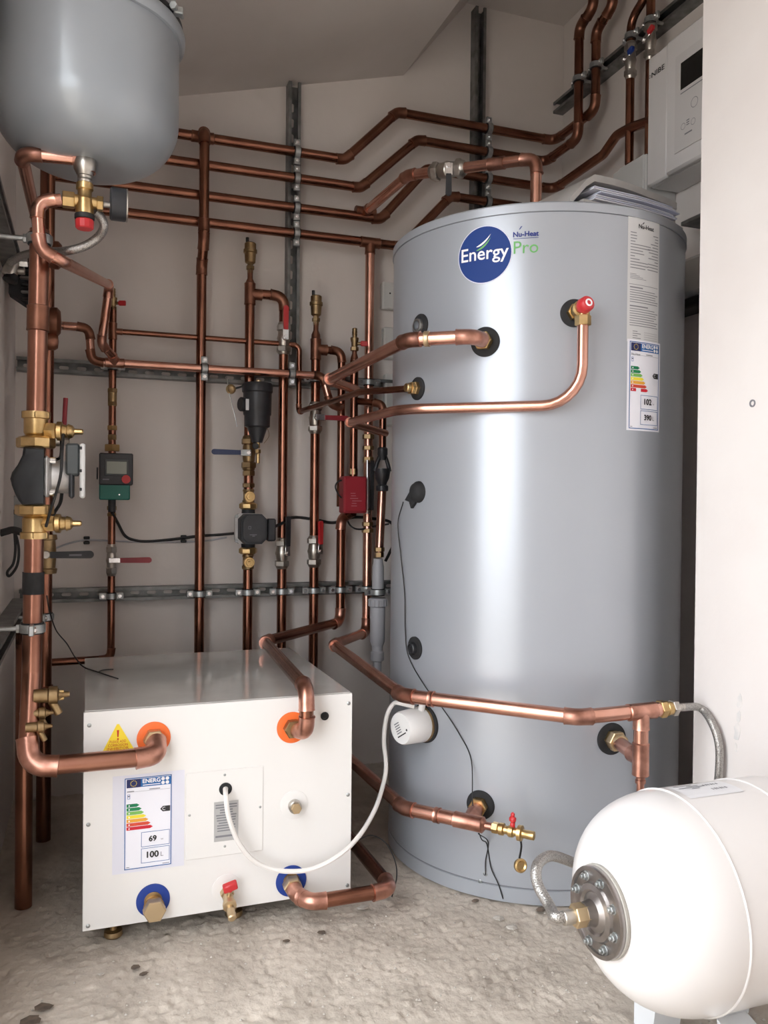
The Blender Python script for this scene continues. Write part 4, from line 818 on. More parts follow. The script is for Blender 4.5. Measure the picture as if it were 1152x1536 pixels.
for z in (q0.z+.002, q1.z-.004): b = MB(); b.box((q0.x+.005, YP-.02, z), (.012, .034, .008), None, .002); b.build('bracket', 'brass_dull', root)
# tee down to the boss and hose on
pb, nb = cylpt(917, 1108); zb_ = P(960, 1128, fp3.y).z
STB = run('copper_pipe', 'short copper stub from low right cylinder boss to tee', [pb+nb*.02, V((fp3.x, fp3.y, pb.z-.004))], r28, 'copper', 'copper_fit')
DN = run('copper_pipe', 'copper drop pipe below the tee, narrowing behind white vessel', [fp3-DZ*.02, V((fp3.x, fp3.y, P(962, 1143, fp3.y).z))], r28, 'copper', 'copper_fit')
q = V((fp3.x, fp3.y, P(962, 1143, fp3.y).z)); tee(DN, V((fp3.x, fp3.y, pb.z-.004)), DZ, pb-fp3+DZ*(fp3.z-pb.z), r28, fm='copper_fit')
MB().tube([q+DZ*.004, q-DZ*.012, q-DZ*.020, q-DZ*.036, q-DZ*.037, q-DZ*.044, q-DZ*.045, q-DZ*.16], [r28*1.1, r28, .0095, .0095, .011, .011, .008, .008], 18).build('reducer', 'copper_fit', DN)
b = MB(); b.nut(pb+nb*.012, nb, .0235, .018); b.cyl(pb+nb*.03, nb, .018, .012, 18); b.build('union_nut', 'brass_tan', STB, ang=30)
d_ = (fp4-fp2).normalized(); root = thing('check_valve', 'brass hexagon fitting joining tee to the braided hose', 'fitting', fp4)
b = MB(); b.nut(fp4, d_, .019, .016); b.build('nut', 'brass', root, ang=30); b = MB(); b.lathe(fp4+d_*.016, d_, [(0, .013), (.003, .016), (.006, .016), (.007, .014), (.016, .014)], 18); b.build('body', 'brass', root); b = MB(); b.nut(fp4+d_*.032, d_, .0175, .014); b.cyl(fp4+d_*.046, d_, .008, .02, 14); b.build('tail_nut', 'nickel', root, ang=30)
h0 = fp4+d_*.056; hx = lambda x, y, o=.018: Q(x, y, 0, XE-o)
hose('braided_hose', 'braided steel hose arching down the white front wall', [h0, hx(1050, 1062), hx(1068, 1085), hx(1078, 1115), hx(1079, 1150), hx(1074, 1190), hx(1062, 1240, .03)], .0085)
hose('braided_hose', 'braided steel hose looping to the white vessel flange', [VA+V((-.046, 0, .0)), VA+V((-.075, .004, .002)), P(825, 1360, 1.10), P(806, 1325, 1.14), P(806, 1298, 1.16), P(824, 1284, 1.19), P(850, 1290, 1.22), P(885, 1305, 1.26), P(930, 1310, 1.32)], .0088)
root = thing('hose_union', 'steel hexagon union between looping hose and vessel flange', 'fitting', VA+V((-.04, 0, 0))); b = MB(); b.nut(VA+V((-.024, 0, 0)), -RX, .0175, .024); b.build('nut', 'brass_tan', root, ang=30); b = MB(); b.cyl(VA+V((-.046, 0, 0)), -RX, .011, .02, 16); b.build('ferrule', 'nickel', root)
# ================================================================== LOW PIPES
pb, nb = cylpt(721, 1207); zz2 = pb.z-.012
a = [PZ(470, 1073, zz2), PZ(606, 1212, zz2), PZ(722, 1237, zz2)]
a[0] = V((a[1].x-.02, 2.55, zz2))
LOW = run('copper_pipe', 'copper pipe low between box and cylinder ending in brass drain cock', [a[0], a[1], a[2]], r28, 'copper', 'copper_fit')
d_ = (a[2]-a[1]).normalized(); tee(LOW, a[2]-d_*.03, d_, (pb+nb*.01)-(a[2]-d_*.03), r28, fm='copper_fit'); coupling(LOW, a[1]+d_*.085, d_, r28, .012, 'copper_fit')
MB().tube([pb+nb*.015, a[2]-d_*.03], r28*.98, 18).build('branch', 'copper_fit', LOW); b = MB(); b.nut(pb+nb*.012, nb, .0215, .014); b.build('union_nut', 'brass', LOW, ang=30)
MB().tube([a[2], a[2]+d_*.006, a[2]+d_*.010, a[2]+d_*.03], [r28*1.1, r28*.95, .0085, .0085], 16).build('reducer', 'copper_fit', LOW)
q = a[2]+d_*.026; root = thing('drain_cock', 'brass drain cock with red lever and hanging cap near cylinder foot', 'valve', q)
b = MB(); b.nut(q, d_, .012, .014); b.lathe(q+d_*.014, d_, [(0, .010), (.003, .013), (.012, .013), (.014, .009), (.022, .009), (.024, .0125), (.034, .0125), (.036, .009), (.046, .009)], 18); b.build('body', 'brass', root, ang=30)
b = MB(); b.lathe(q+d_*.058, d_, [(0, .011), (.001, .0165), (.009, .0165), (.011, .009), (.020, .009), (.022, .0095), (.036, .0092), (.037, .007)], 18); b.build('hose_tail', 'brass', root)
b = MB(); c = q+d_*.046; b.box(c+DZ*.014, (.010, .010, .014), None, .003); b.box(c+DZ*.026, (.013, .016, .014), None, .004); b.box(c+DZ*.036, (.008, .010, .010), None, .003); b.build('lever', 'red', root)
cc = q+d_*.064-DZ*.07; MB().tube(spline([q+d_*.064-DZ*.014, q+d_*.066-DZ*.03, cc+DZ*.008-FR*.006], 6), .0022, 8).build('strap', 'dark', root)
MB().lathe(cc-FR*.004, FR+DZ*.2, [(0, .013), (.002, .0145), (.008, .0145), (.010, .011), (.007, .008), (.007, 0)], 22).build('end_cap', 'brass', root)
# return from blue collar
bq = P(436.5, 1323, BY0); YR = BY0-.075; zr = P(520, 1345, YR).z
c1 = V((bq.x+.005, YR, zr)); c2 = V((P(588, 1335, YR).x, YR, zr)); RET = run('copper_pipe', 'copper return pipe from lower blue collar along floor to the back', [bq+FR*.002, V((bq.x+.003, BY0-.038, bq.z-.010)), V((c1.x+.02, YR, zr)), c2, V((c2.x-.012, 2.50, zr))], r28, 'copper_dull_shaded', 'copper_fit')
b = MB(); b.nut(bq+FR*.002, FR+DZ*-.2, .0205, .022); b.build('union_nut', 'brass_tan', RET, ang=30)
d_ = (c2-c1).normalized()
# ================================================================== LEFT GROUP
YL = 1.757
lt = P(57, 300, YL); lb = P(45, 1075, YL); xl_ = lambda y: P(57-(y-480)*.018, y, YL)
bq = P(230.5, 1107, BY0); zbp = P(140, 1142, BY0-.05).z; YE = BY0-.052
a = [xl_(345), xl_(620), xl_(1000), V((P(42, 1141, YE).x, YE, zbp)), V((P(232, 1133, YE).x, YE, zbp)), V((bq.x+.004, BY0-.006, bq.z))]
a = [xl_(345), xl_(1010), V((P(41, 1140, YE).x, YE, zbp)), V((P(238, 1131, YE).x, YE, zbp)), V((bq.x, BY0-.004, bq.z))]
MAIN = run('copper_pipe', 'thickest copper riser by left wall carrying the big pump, turning to white box', a, r35, 'copper_mid_shaded', 'copper_fit', fit=[False, True, True]) if mat('copper_mid_shaded', (.41, .20, .14), .28, 1, (.28, .125, .086), 11, .04, 50, .3, .75) else 0  # copper darkened to paint in the shadow on this riser
b = MB(); b.nut(bq+FR*.002, FR, .0215, .02); b.build('union_nut', 'brass_tan', MAIN, ang=30)
dm = (xl_(1010)-xl_(345)).normalized()
coupling(MAIN, xl_(478), dm, r35, .05); coupling(MAIN, xl_(1085), dm, r35, .045, 'copper_fit')
MB().tube([xl_(858), xl_(891)], r35*1.1, 20).build('rubber_sleeve', 'rubber', MAIN)
# second riser behind
Y2 = 2.30; xb2 = P(68, 700, Y2).x
BK = run('copper_pipe', 'dark copper riser standing behind the thick pump riser', [P(72, 225, Y2), V((P(66, 1040, Y2).x, Y2, P(66, 1040, Y2).z)), V((P(66, 1040, Y2).x, Y2, .02))], r35)
BK['label'] = 'dark copper riser standing just behind the thick pump riser'
YG = 1.98; LEG = run('copper_pipe', 'copper drop leg from behind the elbow down to the floor by left wall', [V((P(36, 1150, YG).x, YG, .62)), V((P(36, 1150, YG).x, YG, .0))], r35)
# feed from the grey tank running back along the wall
zf2 = P(60, 234, YS).z
tq = V((TKC.x, TKC.y, TZ)); nq = P(128, 262, YS)
a = [P(131, 262, YS), V((P(131, 240, YS).x, YS, P(131, 240, YS).z)), V((P(32, 233, YS).x, YS, P(60, 234, YS).z)), V((P(32, 233, YS).x+.012, 2.45, P(60, 234, YS).z)), ]
TF = run('copper_pipe', 'bright copper pipe under the grey tank running back along left wall', a, r22*1.0, 'copper', 'copper_fit')
# safety group
SV = P(127, 303, YS); root = thing('safety_group', 'brass safety valve group with red cap and black gauge under grey tank', 'valve', SV)
b = MB(); b.lathe(SV, DZ, [(-.026, .015), (-.020, .017), (.004, .017), (.008, .0135), (.024, .0125)], 20); b.cyl(SV+DZ*.022, DZ, .016, .014, 18); b.build('body', 'brass', root)
b = MB(); b.nut(SV-RX*.040, RX, .016, .022); b.cyl(SV-RX*.020, RX, .0125, .02, 16); b.build('inlet_nut', 'brass', root, ang=30); b = MB(); b.cyl(SV, RX, .011, .034, 16); b.nut(SV+RX*.022, RX, .0145, .012); b.build('outlet', 'brass', root, ang=30)
b = MB(); b.cyl(SV-DZ*.034, DZ, .0185, .010, 24); b.build('collar', 'dark', root); b = MB(); b.lathe(SV-DZ*.052, DZ, [(0, .0145), (.002, .0165), (.016, .0175), (.018, .016)], 12); b.build('cap', 'red', root, ang=20)
gc = SV+RX*.046+DZ*.003; b = MB(); b.cyl(SV+RX*.03, RX, .006, .02, 12); b.build('gauge_stem', 'nickel', root); b = MB(); b.lathe(gc, RX, [(0, .028), (.003, .031), (.028, .031), (.031, .029), (.031, 0)], 36); b.build('pressure_gauge', 'black_plastic', root); b = MB(); b.ring(gc+RX*.030, RX, .024, .031, .003, 36); b.build('gauge_bezel', 'nickel', root)
b = MB(); b.lathe(SV+DZ*.036, DZ, [(0, .0125), (.004, .014), (.008, .0125), (.012, .014), (.018, .011)], 16); b.build('thread', 'nickel', root); b = MB(); c_ = SV+DZ*.062; b.lathe(c_, DZ, [(-.012, .014), (0, .0205), (.014, .0215), (.03, .018), (.05, .013), (.058, .012)], 18); b.build('tank_union', 'nickel', root)
hose('braided_hose', 'grey braided filling hose from safety valve to left wall', [SV+RX*.018-DZ*.012+V((0, .01, 0)), P(151, 325, YS+.02), P(156, 340, YS+.03), P(147, 356, YS+.05), P(125, 370, YS+.06), P(95, 377, YS+.08), P(60, 378, YS+.2), P(35, 383, YS+.35), P(16, 393, YS+.42)], .0088)
# filling valve and manifold on the left wall
q = P(18, 405, 2.20); root = thing('filling_valve', 'chrome filling valve at end of grey braided hose', 'valve', q)
b = MB(); b.lathe(q+V((.004, -.0, .022)), V((-.3, 0, -1)), [(0, .014), (.014, .016), (.022, .018), (.036, .018), (.04, .014)], 18); b.build('body', 'nickel', root); b = MB(); b.lathe(q+V((0, 0, -.012)), V((-.3, -.2, -1)), [(0, .016), (.016, .018), (.018, .014)], 12); b.build('cap', 'dark', root); b = MB(); b.nut(q+V((.016, 0, .02)), RX, .012, .02); b.build('side_nut', 'chrome', root)
b = MB(); b.cyl(V((XL+.041, q.y, q.z)), RX, .009, abs(q.x-XL-.041)+.004, 12); b.build('wall_stub', 'nickel', root)
q = P(52, 425, 2.34); root = thing('manifold_block', 'black ribbed block clamped behind the thick riser', 'manifold', q+DZ*-.06)
b = MB(); b.prism([q+V((-.06, 0, .075)), q+V((.03, 0, .085)), q+V((.03, 0, -.06)), q+V((-.015, 0, -.06)), q+V((-.062, 0, -.03))], (0, .05, 0)); b.build('body', 'pump_black', root, smooth=False)
for i in range(7): b = MB(); b.box(q+V((-.005+.0, -.003, .065-i*.018)), (.07-.003*i, .012, .009), None, .003); b.build('rib', 'steel' if i % 2 else 'black_plastic', root)
for px, py, s in ((84, 383, .034), (82, 483, .036), (78, 512, .022)):
    q = P(px, py, 2.22); b = MB(); b.lathe(q-RX*.02, RX, [(0, s*.55), (.006, s*.9), (.014, s), (.026, s), (.034, s*.75), (.036, 0)], 24); o = b.build('pipe_cap', 'copper_fit_dull_shaded', BK); o['label'] = 'rounded dull copper pipe end'
b = MB(); b.tube([P(70, 489, 2.25), P(92, 489, YF), V((P(84, 489, YF).x, YF, P(100, 489, YF).z))], r22, 14); b.build('branch', 'copper_dull_shaded', MID)
# big pump
def yz(y): return xl_(y).z
xc = xl_(712).x; YQ = xl_(712).y; zc_ = yz(712)
for y0, s, nm in ((650, 1, 'above'), (778, -1, 'below')):
    c = xl_(y0); vr = thing('pump_valve', 'large brass isolating valve %s the big pump on thick riser' % nm, 'valve', c); zt_, zb_2 = (yz(618), yz(672)) if s == 1 else (yz(757), yz(808)); L = zt_-zb_2
    fl = (lambda h: zb_2+h*L) if s == 1 else (lambda h: zt_-h*L); nx = .024; b = MB(); pf = [(.32, .017), (.36, .020), (.42, .0225), (.80, .0225), (.82, .0265), (1., .0265)]
    ax = DZ*s; o_ = V((c.x, c.y, zb_2 if s == 1 else zt_)); b.lathe(o_, ax, [(h*L, r_) for h, r_ in pf], 24); b.build('body', 'brass', vr)
    b = MB(); b.lathe(o_+ax*.0, ax, [(0, .034), (.003, .036), (.018, .036), (.022, .030), (.024, .02)], 8); b.build('union_nut', 'brass', vr, ang=25)
    cz = V((c.x, c.y, (yz(646) if s == 1 else yz(785)))); dd = V((1, -.15, 0)).normalized(); b = MB(); b.nut(cz+dd*.016, dd, .017, .022); b.lathe(cz+dd*.038, dd, [(0, .015), (.002, .019), (.010, .019), (.012, .014), (.020, .012), (.022, .015), (.030, .012), (.034, .006), (.048, .0055), (.050, .004)], 18); b.build('spindle', 'brass', vr, ang=30)
    b = MB(); b.nut(o_+ax*(L-.014), ax, .0275, .014); b.build('top_nut', 'brass', vr, ang=30)
root = thing('heating_pump', 'big black pump with silver motor and grey control box by left wall', 'pump', V((xc, YQ, yz(757))))
zT, zB = yz(673), yz(757); H = zT-zB
pts = [(-.022, 0), (.017, 0), (.017, H), (-.020, H), (-.022, H*.86), (-.030, H*.70), (-.040, H*.56), (-.043, H*.45), (-.040, H*.33), (-.034, H*.18), (-.028, H*.07)]
n = len(pts); ring = []
for f, dy in ((.72, -.042), (.93, -.036), (1., -.022), (1., .022), (.93, .036), (.72, .042)): ring.append([V((xc+(x if x > 0 else x*f), YQ+dy, zB+H/2+(z-H/2)*(1 if f > .9 else .94))) for x, z in pts])
b = MB(); b.add([q for rr in ring for q in rr], [(i*n+k, i*n+(k+1) % n, (i+1)*n+(k+1) % n, (i+1)*n+k) for i in range(5) for k in range(n)]+[tuple(range(n))[::-1], tuple(5*n+k for k in range(n))]); b.build('volute', 'pump_black', root, ang=50)
zm_ = zc_-.004; x0 = xc+.017
b = MB(); b.box((x0+.005, YQ, zm_), (.010, .082, .080), None, .006); b.build('motor_flange', 'alloy', root)
b = MB(); b.lathe((x0+.010, YQ, zm_), RX, [(0, .036), (.004, .032), (.040, .032), (.043, .030)], 32); b.build('motor', 'alloy', root)
for sy, sz in ((-1, 1), (-1, -1), (1, 1), (1, -1)): b = MB(); b.cyl((x0+.010, YQ+sy*.031, zm_+sz*.031), RX, .0065, .012, 12); b.build('bolt', 'chrome', root)
b = MB(); b.box((x0+.052, YQ-.004, zm_+.034), (.026, .080, .062), None, .004); b.build('control_box', 'box_grey', root); b = MB(); b.box((x0+.050, YQ-.004, zm_-.004), (.010, .076, .076), None, .004); b.build('motor_cap', 'black_plastic', root)
b = MB(); b.box((x0+.070, YQ-.004, zm_+.012), (.010, .090, .106), None, .003); b.build('cover', 'light_plastic', root)
for dz_ in (.044, .0, -.036): b = MB(); b.box((x0+.067, YQ-.0495, zm_+.012+dz_), (.004, .003, .006), None, .0008); b.build('clip_hole', 'dark', root)
wire('pump_cable', 'black cable drooping from the big pump control box', [P(95, 652, YL-.02), P(93, 680, YL-.06), P(91, 712, YL-.06), P(84, 740, YL-.05), P(76, 765, YL-.035), P(69, 790, YL-.02)], .0028, 'dark'); wire('pump_cable', 'second black cable looping behind the big pump motor', [P(84, 690, YL+.04), P(91, 684, YL+.05), P(92, 660, YL+.04), P(90, 640, YL+.03)], .003, 'dark')
wire('pump_cable', 'thick black cable from pump motor underside to riser', [P(93, 738, YL+.0), P(90, 755, YL+.03), P(80, 772, YL+.04), P(74, 790, YL+.05)], .0035, 'dark')
q = P(97, 625, 2.35); b = MB(); b.tube([P(96, 645, 2.3), P(98.5, 597, 2.3)], .006, 10); tag(b.build('valve_lever', 'red_dark'), 'dark red upright valve lever behind big pump', 'lever')
q = P(82, 660, 2.3); root = thing('ball_valve', 'nickel valve half hidden behind the big pump valve', 'valve', q); b = MB(); b.lathe(q-RX*.03, RX, [(0, .012), (.02, .016), (.04, .016), (.05, .011)], 16); b.nut(q+RX*.02, RX, .016, .016); b.build('body', 'nickel', root)
# black levers and brass test points on the rear riser
q = P(70, 831, Y2-.0); root = thing('ball_valve', 'black-lever ball valve on the dark rear riser', 'valve', q)
b = MB(); b.lathe(q-DZ*.05, DZ, [(0, .024), (.012, .026), (.014, .021), (.04, .023), (.06, .023), (.086, .021), (.088, .026), (.10, .024)], 20); b.build('body', 'brass_dull', root); pl = []
for k in range(9): a_ = -PI/2+PI*k/8; pl.append((.105+.0095*math.cos(a_), .0095*math.sin(a_)))
pl += [(.01, .008), (.01, -.008)]; c_ = q+FR*.04; b = MB(); b.prism([c_+RX*x+DZ*z for x, z in pl], FR*.008); b.build('lever', 'black_plastic', root, ang=50); b = MB(); b.cyl(q+FR*.015, FR, .010, .026, 12); b.build('stem', 'nickel', root)
pr = Print(lambda u, v, off: c_+FR*(.008+off)+RX*u+DZ*v, root); pr.lines([(.055, .085, -.003, .005)], 'ink_soft', .0005, 1)
for px, py, s, Yc in ((84, 1044, 1.25, 1.73), (66, 1071, .85, 1.72), (64, 1091, .85, 1.70)):
    q = P(px-20*s, py, Yc); root = thing('test_point', {1044: 'large brass capped drain point on low riser', 1071: 'upper small brass test point near elbow on thick riser', 1091: 'lower small brass test point near elbow on thick riser'}[py], 'fitting', q)
    b = MB(); b.lathe(q, RX, [(-.01, .011*s), (.012*s, .011*s), (.014*s, .014*s), (.026*s, .014*s), (.028*s, .009*s), (.036*s, .005*s), (.044*s, .004*s)], 16); b.build('body', 'brass_dull', root); b = MB(); b.cyl(q+RX*.016*s-DZ*.006, V((.5, 0, -1)), .0065*s, .028*s, 12); b.build('tail', 'brass_dull', root)
    if s > 1:
        for k in range(3): b = MB(); b.cyl(q+RX*.026*s+V((0, .008*math.cos(k*2.1), .008*math.sin(k*2.1))), RX, .003, .012, 8); b.build('screw', 'brass', root)
wire('sensor_cable', 'thin dark wire curling from left riser onto the box top', [P(70, 893, 2.2), P(74, 915, 2.2), P(84, 945, 2.25), P(100, 965, 2.25), P(112, 985, 2.25), V(PZ(125, 1000, .486)), PZ(150, 1009, .483), PZ(177, 1018, .4815)], .0016, 'dark', 8); wire('sensor_cable', 'short forked wire end lying on the box top', [PZ(147, 1008, .483), PZ(155, 1005, .482), PZ(170, 1004, .4815)], .0014, 'dark', 6)
# sockets and loose cable at far left
q = Q(24, 766, 1, 2.66); root = thing('wall_box', 'grey square junction plate behind the big pump', 'box', P(25, 790, 2.69)); b = MB(); b.box((P(25, 768, 2.69).x, 2.685, P(25, 768, 2.69).z), (.04, .03, .095), None, .003); b.build('plate', 'box_grey3', root) if mat('box_grey3', (.36, .36, .35), .5) else 0; b = MB(); b.box((P(24, 768, 2.67).x, 2.669, P(24, 768, 2.67).z), (.016, .004, .014), None, .001); b.build('knockout', 'dark', root)
wire('loose_cable', 'black cable loop hanging at the left wall', [P(4, 800, 2.28), P(20, 797, 2.3), P(27, 815, 2.3), P(28, 835, 2.3), P(24, 852, 2.3), P(14, 864, 2.3), P(11, 858, 2.3), P(20, 845, 2.3), P(23, 825, 2.3), P(22, 800, 2.3)], .0035, 'dark'); wire('loose_cable', 'black corrugated cable bundle crossing at the left wall', [P(0, 800, 2.26), P(10, 797, 2.26), P(20, 795, 2.26), P(34, 799, 2.26)], .009, 'dark')
# ================================================================== CLAMPS
CG = 'zinc pipe clamps'
WY = V((0, 1, 0)); rail = DB-.041-YP
for nm, z in (('topmost', z1), ('second', z2), ('third', z3), ('lowest', z4)): clamp('pipe clamp holding the %s upper pipe on the left vertical rail' % nm, (P(445, 300, YP).x, YP, z), RX, r28, WY, rail)
for nm, z in (('topmost', z1b), ('second', z2b), ('third', z3b), ('lowest', z4b)): clamp('pipe clamp holding the %s upper pipe on the rail behind cylinder' % nm, (xv2+.012, YP, z), RX, r28, WY, rail)
for nm, x in (('tall leftmost riser', xV3), ('riser by the vertical rail', xG+.012)): clamp('pipe clamp on mid-height pipe in front of the %s' % nm, (x+.004, YF, zz), RX, r22, WY, .03)
for nm, x, r_ in (('thin meter riser', xA, r22*.92), ('tall leftmost riser', xV3, r28), ('filter riser', xF, r28), ('riser linked from the filter', xG, r28), ('twin red lever riser', xH, r28), ('riser feeding the box top pipe', xK, r28), ('riser next to the cylinder', xM, r28)):
    clamp('pipe clamp on low rail round the %s' % nm, (x, YP, zLo), DZ, r_, WY, rail)
for nm, x, r_ in (('thin meter riser', xA, r22*.92), ('tall riser next to the cylinder', xM, r28), ('air vent riser', xH, r28)): clamp('pipe clamp on mid rail round the %s' % nm, (x, YP, zU), DZ, r_, WY, rail)
clamp('pipe clamp round the grey plastic waste pipe at low rail', (xw, YT, zy(888)), DZ, .019, WY, DB-.041-YT)
clamp('large pipe clamp on thick pump riser by the left rail', xl_(942), dm, r35, -RX, xl_(942).x-XL-.041)
clamp('pipe clamp on the dark rear riser by the left rail', (P(66, 925, Y2).x, Y2, P(66, 925, Y2).z), DZ, r35, -RX, .08)
clamp('pipe clamp high on thick riser under the grey tank', xl_(360)+V((0, 0, 0)), dm, r35, -RX, xl_(360).x-XL-.041)
WX = RX; railx = XR-.041-XRP
clamp('pipe clamp on farthest riser of the right wall rail', (XRQ, e2.y, Q(866, 121, 0, XRQ).z), DZ, r28, WX, railx+.036); clamp('pipe clamp on second riser of the right wall rail', (XRP, e1.y, Q(896, 97, 0, XRP).z), DZ, r28, WX, railx)
# risers with blue and red valves on the right wall
yA = Q(945, 150, 0, XRP).y; yB = Q(976, 30, 0, XRP).y
RA = run('copper_pipe', 'copper drop on right wall with blue valve into white trunking', [V((XRP, yA-.09, 2.62)), V((XRP, yA-.075, Q(962, 0, 0, XRP).z)), V((XRP, yA, Q(947, 30, 0, XRP).z)), V((XRP, yA, Q(944, 246, 0, XRP).z))], r22*1.1, rad=[.05, .05], fit=False); RB = run('copper_pipe', 'copper drop on right wall with red valve behind the controller', [V((XRP, yB, 2.62)), V((XRP, yB, 1.95))], r22*1.1)
lever_valve('isolating valve with blue handle on right wall drop', (XRP, yA, Q(945, 92, 0, XRP).z), DZ, r22*1.05, (.0, -1, .3), (-1, 0, 0), 'blue', .05, 'nickel', bl=1.3); lever_valve('isolating valve with red handle above the white controller', (XRP, yB, Q(976, 62, 0, XRP).z), DZ, r22*1.05, (0, -1, .4), (-1, 0, 0), 'red', .05, 'nickel', bl=1.3)
clamp('pipe clamp above the blue-handled valve on right rail', (XRP, yA, Q(948, 53, 0, XRP).z), DZ, r22*1.1, WX, railx); clamp('pipe clamp above the red-handled valve on right rail', (XRP, yB, Q(977, 30, 0, XRP).z), DZ, r22*1.1, WX, railx)
# ================================================================== CONTROLLER AND RIGHT WALL THINGS
XC = 1.555; c0 = Q(972, 88, 0, XC); c1_ = Q(969, 283, 0, XC); yN = 1.64; zt_ = c0.z; zb_ = c1_.z; yFar = c0.y
root = thing('heating_controller', 'white wall heating controller with dark display and round knob', 'controller', (XC+.04, (yFar+yN)/2, zb_)); yr = Q(1003, 70, 0, XC).y
b = MB(); b.box(((XC+.012+XR)/2, (yFar+yN)/2, (zt_+zb_)/2), (XR-XC-.012, yFar-yN, zt_-zb_), None, .006); b.build('case', 'controller_white', root)
b = MB(); b.box((XC+.008, (yFar+yr)/2, (zt_+zb_)/2), (.018, yFar-yr-.002, zt_-zb_-.002), None, .006); b.build('side_cover', 'controller_white', root); b = MB(); b.box((XC+.004, (yr+yN)/2, (zt_+zb_)/2), (.024, yr-yN, zt_-zb_-.002), None, .007); b.build('front_cover', 'controller_white', root)
XF = XC-.008; p0 = Q(1012, 232, 0, XF); p1 = Q(1014, 86, 0, XF); b = MB(); b.box((XF-.0006, (p0.y+yN+.012)/2, (p1.z+p0.z)/2), (.003, p0.y-yN-.012, p1.z-p0.z), None, .001); b.build('control_panel', 'controller_panel', root) if mat('controller_panel', (.66, .64, .63), .4) else 0
M = lambda u, v, off: V((XF-.0022-off, p0.y-u, p0.z+v)); pr = Print(M, root); s0 = Q(1022, 136, 0, XF); s1 = Q(1023, 95, 0, XF); pr.rect(p0.y-s0.y, p0.y-yN-.03, s0.z-p0.z, s1.z-p0.z, 'screen_dark', .0006, 1, 'display')
k0 = Q(1043, 153, 0, XF); pr.disc(p0.y-k0.y, k0.z-p0.z, .014, 'ink_soft', .0008, 'knob_ring', 1, 28, .0125); pr.lines([(p0.y-s0.y, p0.y-yN-.03, s0.z-p0.z-.012, .003)], 'ink_soft', .0006, 1)
for x in (1026, 1041): q = Q(x, 190 if x < 1030 else 182, 0, XF); pr.disc(p0.y-q.y, q.z-p0.z, .009, 'ink_soft', .0008, 'button_ring', 1, 20, .0078)
q = Q(1033, 185, 0, XF); pr.lines([(p0.y-q.y-.006, p0.y-q.y+.006, q.z-p0.z-.004+i*.006, .003) for i in range(3)], 'ink_soft', .0006, 1); q = Q(1028, 203, 0, XF); pr.lines([(p0.y-q.y, p0.y-q.y+.03, q.z-p0.z, .004)], 'ink_soft', .0006, 1)
q = Q(975, 119, 0, XC-.001); q2 = Q(994, 103, 0, XC-.001); pr = Print(lambda u, v, off: V((XC-.001-off, q.y-u, q.z+v)), root); pr.text('NIBE', .008, 0, (q.y-q2.y), 'ink', height=.014, off=.0006, bold=.0006); pr.disc(.0, .007, .005, 'ink_soft', .0006, 'logo_mark', 1, 16, .003)
XK_ = XR-.112; yTk = Q(919, 262, 0, XK_).y; zTk = Q(944, 245, 0, XK_).z; mat('white_plastic2', (.60, .60, .58), .5)
root = thing('cable_trunking', 'white square trunking on right wall below the copper drop', 'trunking', (XR-.05, yTk-.03, zTk-.26)); b = MB(); b.box(((XK_+XR)/2, (yTk+yFar+.008)/2, zTk-.13), (XR-XK_, yTk-yFar-.008, .26), None, .004); b.build('body', 'white_plastic2', root, smooth=False)
b = MB(); b.box(((XK_+XR)/2-.002, (yTk+yFar+.008)/2-.012, zTk-.13), (XR-XK_, yTk-yFar-.05, .262), None, .002); b.build('cover', 'white_plastic2', root, smooth=False)
# shelf bracket and boxed unit behind the front wall
q = Q(1030, 300, 0, XR-.03); b = MB(); b.box((XR-.04, 1.80, 1.70), (.08, .28, .012), None, .002); b.box((XR-.006, 1.80, 1.65), (.012, .28, .10), None, .002); tag(b.build('shelf_bracket', 'strut_zinc', smooth=False), 'dark grey metal shelf bracket on right wall by the papers', 'bracket')
root = thing('wall_unit', 'pale boxed unit with dark underside behind the cylinder shoulder', 'box', (XR-.05, 1.82, 1.44)); b = MB(); b.box((XR-.045, 1.85, 1.54), (.09, .34, .11), None, .012); b.build('case', 'white_plastic2', root); b = MB(); b.box((XR-.04, 1.85, 1.47), (.075, .32, .03), None, .004); b.build('underside', 'dark', root)
# papers in a plastic sleeve on the cylinder top
tb = math.radians(-62); ctr = V((1.20, 1.655, CH)); ux = V((.985, .17, 0)).normalized(); uy = V((-.17, .985, 0)).normalized()
def sheet(u0, u1, v0, v1, z0, th, fx, n=14):
    b = MB(); vs = []; 
    for k in (0, 1):
        for i in range(n+1):
            u = u0+(u1-u0)*i/n
            for v in (v0, v1): vs.append(ctr+ux*u+uy*v+DZ*(z0+fx(u)+k*th))
    m_ = (n+1)*2; fs = []
    for i in range(n): a_ = i*2; fs += [(a_, a_+1, a_+3, a_+2), (m_+a_, m_+a_+2, m_+a_+3, m_+a_+1), (a_, a_+2, m_+a_+2, m_+a_), (a_+1, m_+a_+1, m_+a_+3, a_+3)]
    fs += [(0, m_, m_+1, 1), (n*2, n*2+1, m_+n*2+1, m_+n*2)]; b.add(vs, fs); return b
droop = lambda u: -max(0, u-.135)**2*3.2
LBL = ('lowest white leaflet of the pile on cylinder top', 'pale blue leaflet just above the lowest in the pile', 'white leaflet in middle of the pile on cylinder top', 'pale blue leaflet above the middle one in the pile', 'white leaflet second from top of the pile', 'pale blue leaflet on top of the pile under sleeve flap')
for i in range(6): tag(sheet(-.10+.006*((i*5) % 4), .165+.004*((i*3) % 5), .004*(i % 3), .17-.004*(i % 3), .034+i*.0062, .0026, lambda u: droop(u)*.5-.05*max(0., u-.05)+.003*math.sin(u*9)).build('paper_sheet', 'paper_blue' if i % 2 else 'paper', ang=60), LBL[i], 'paper', 'leaflets on the cylinder top')
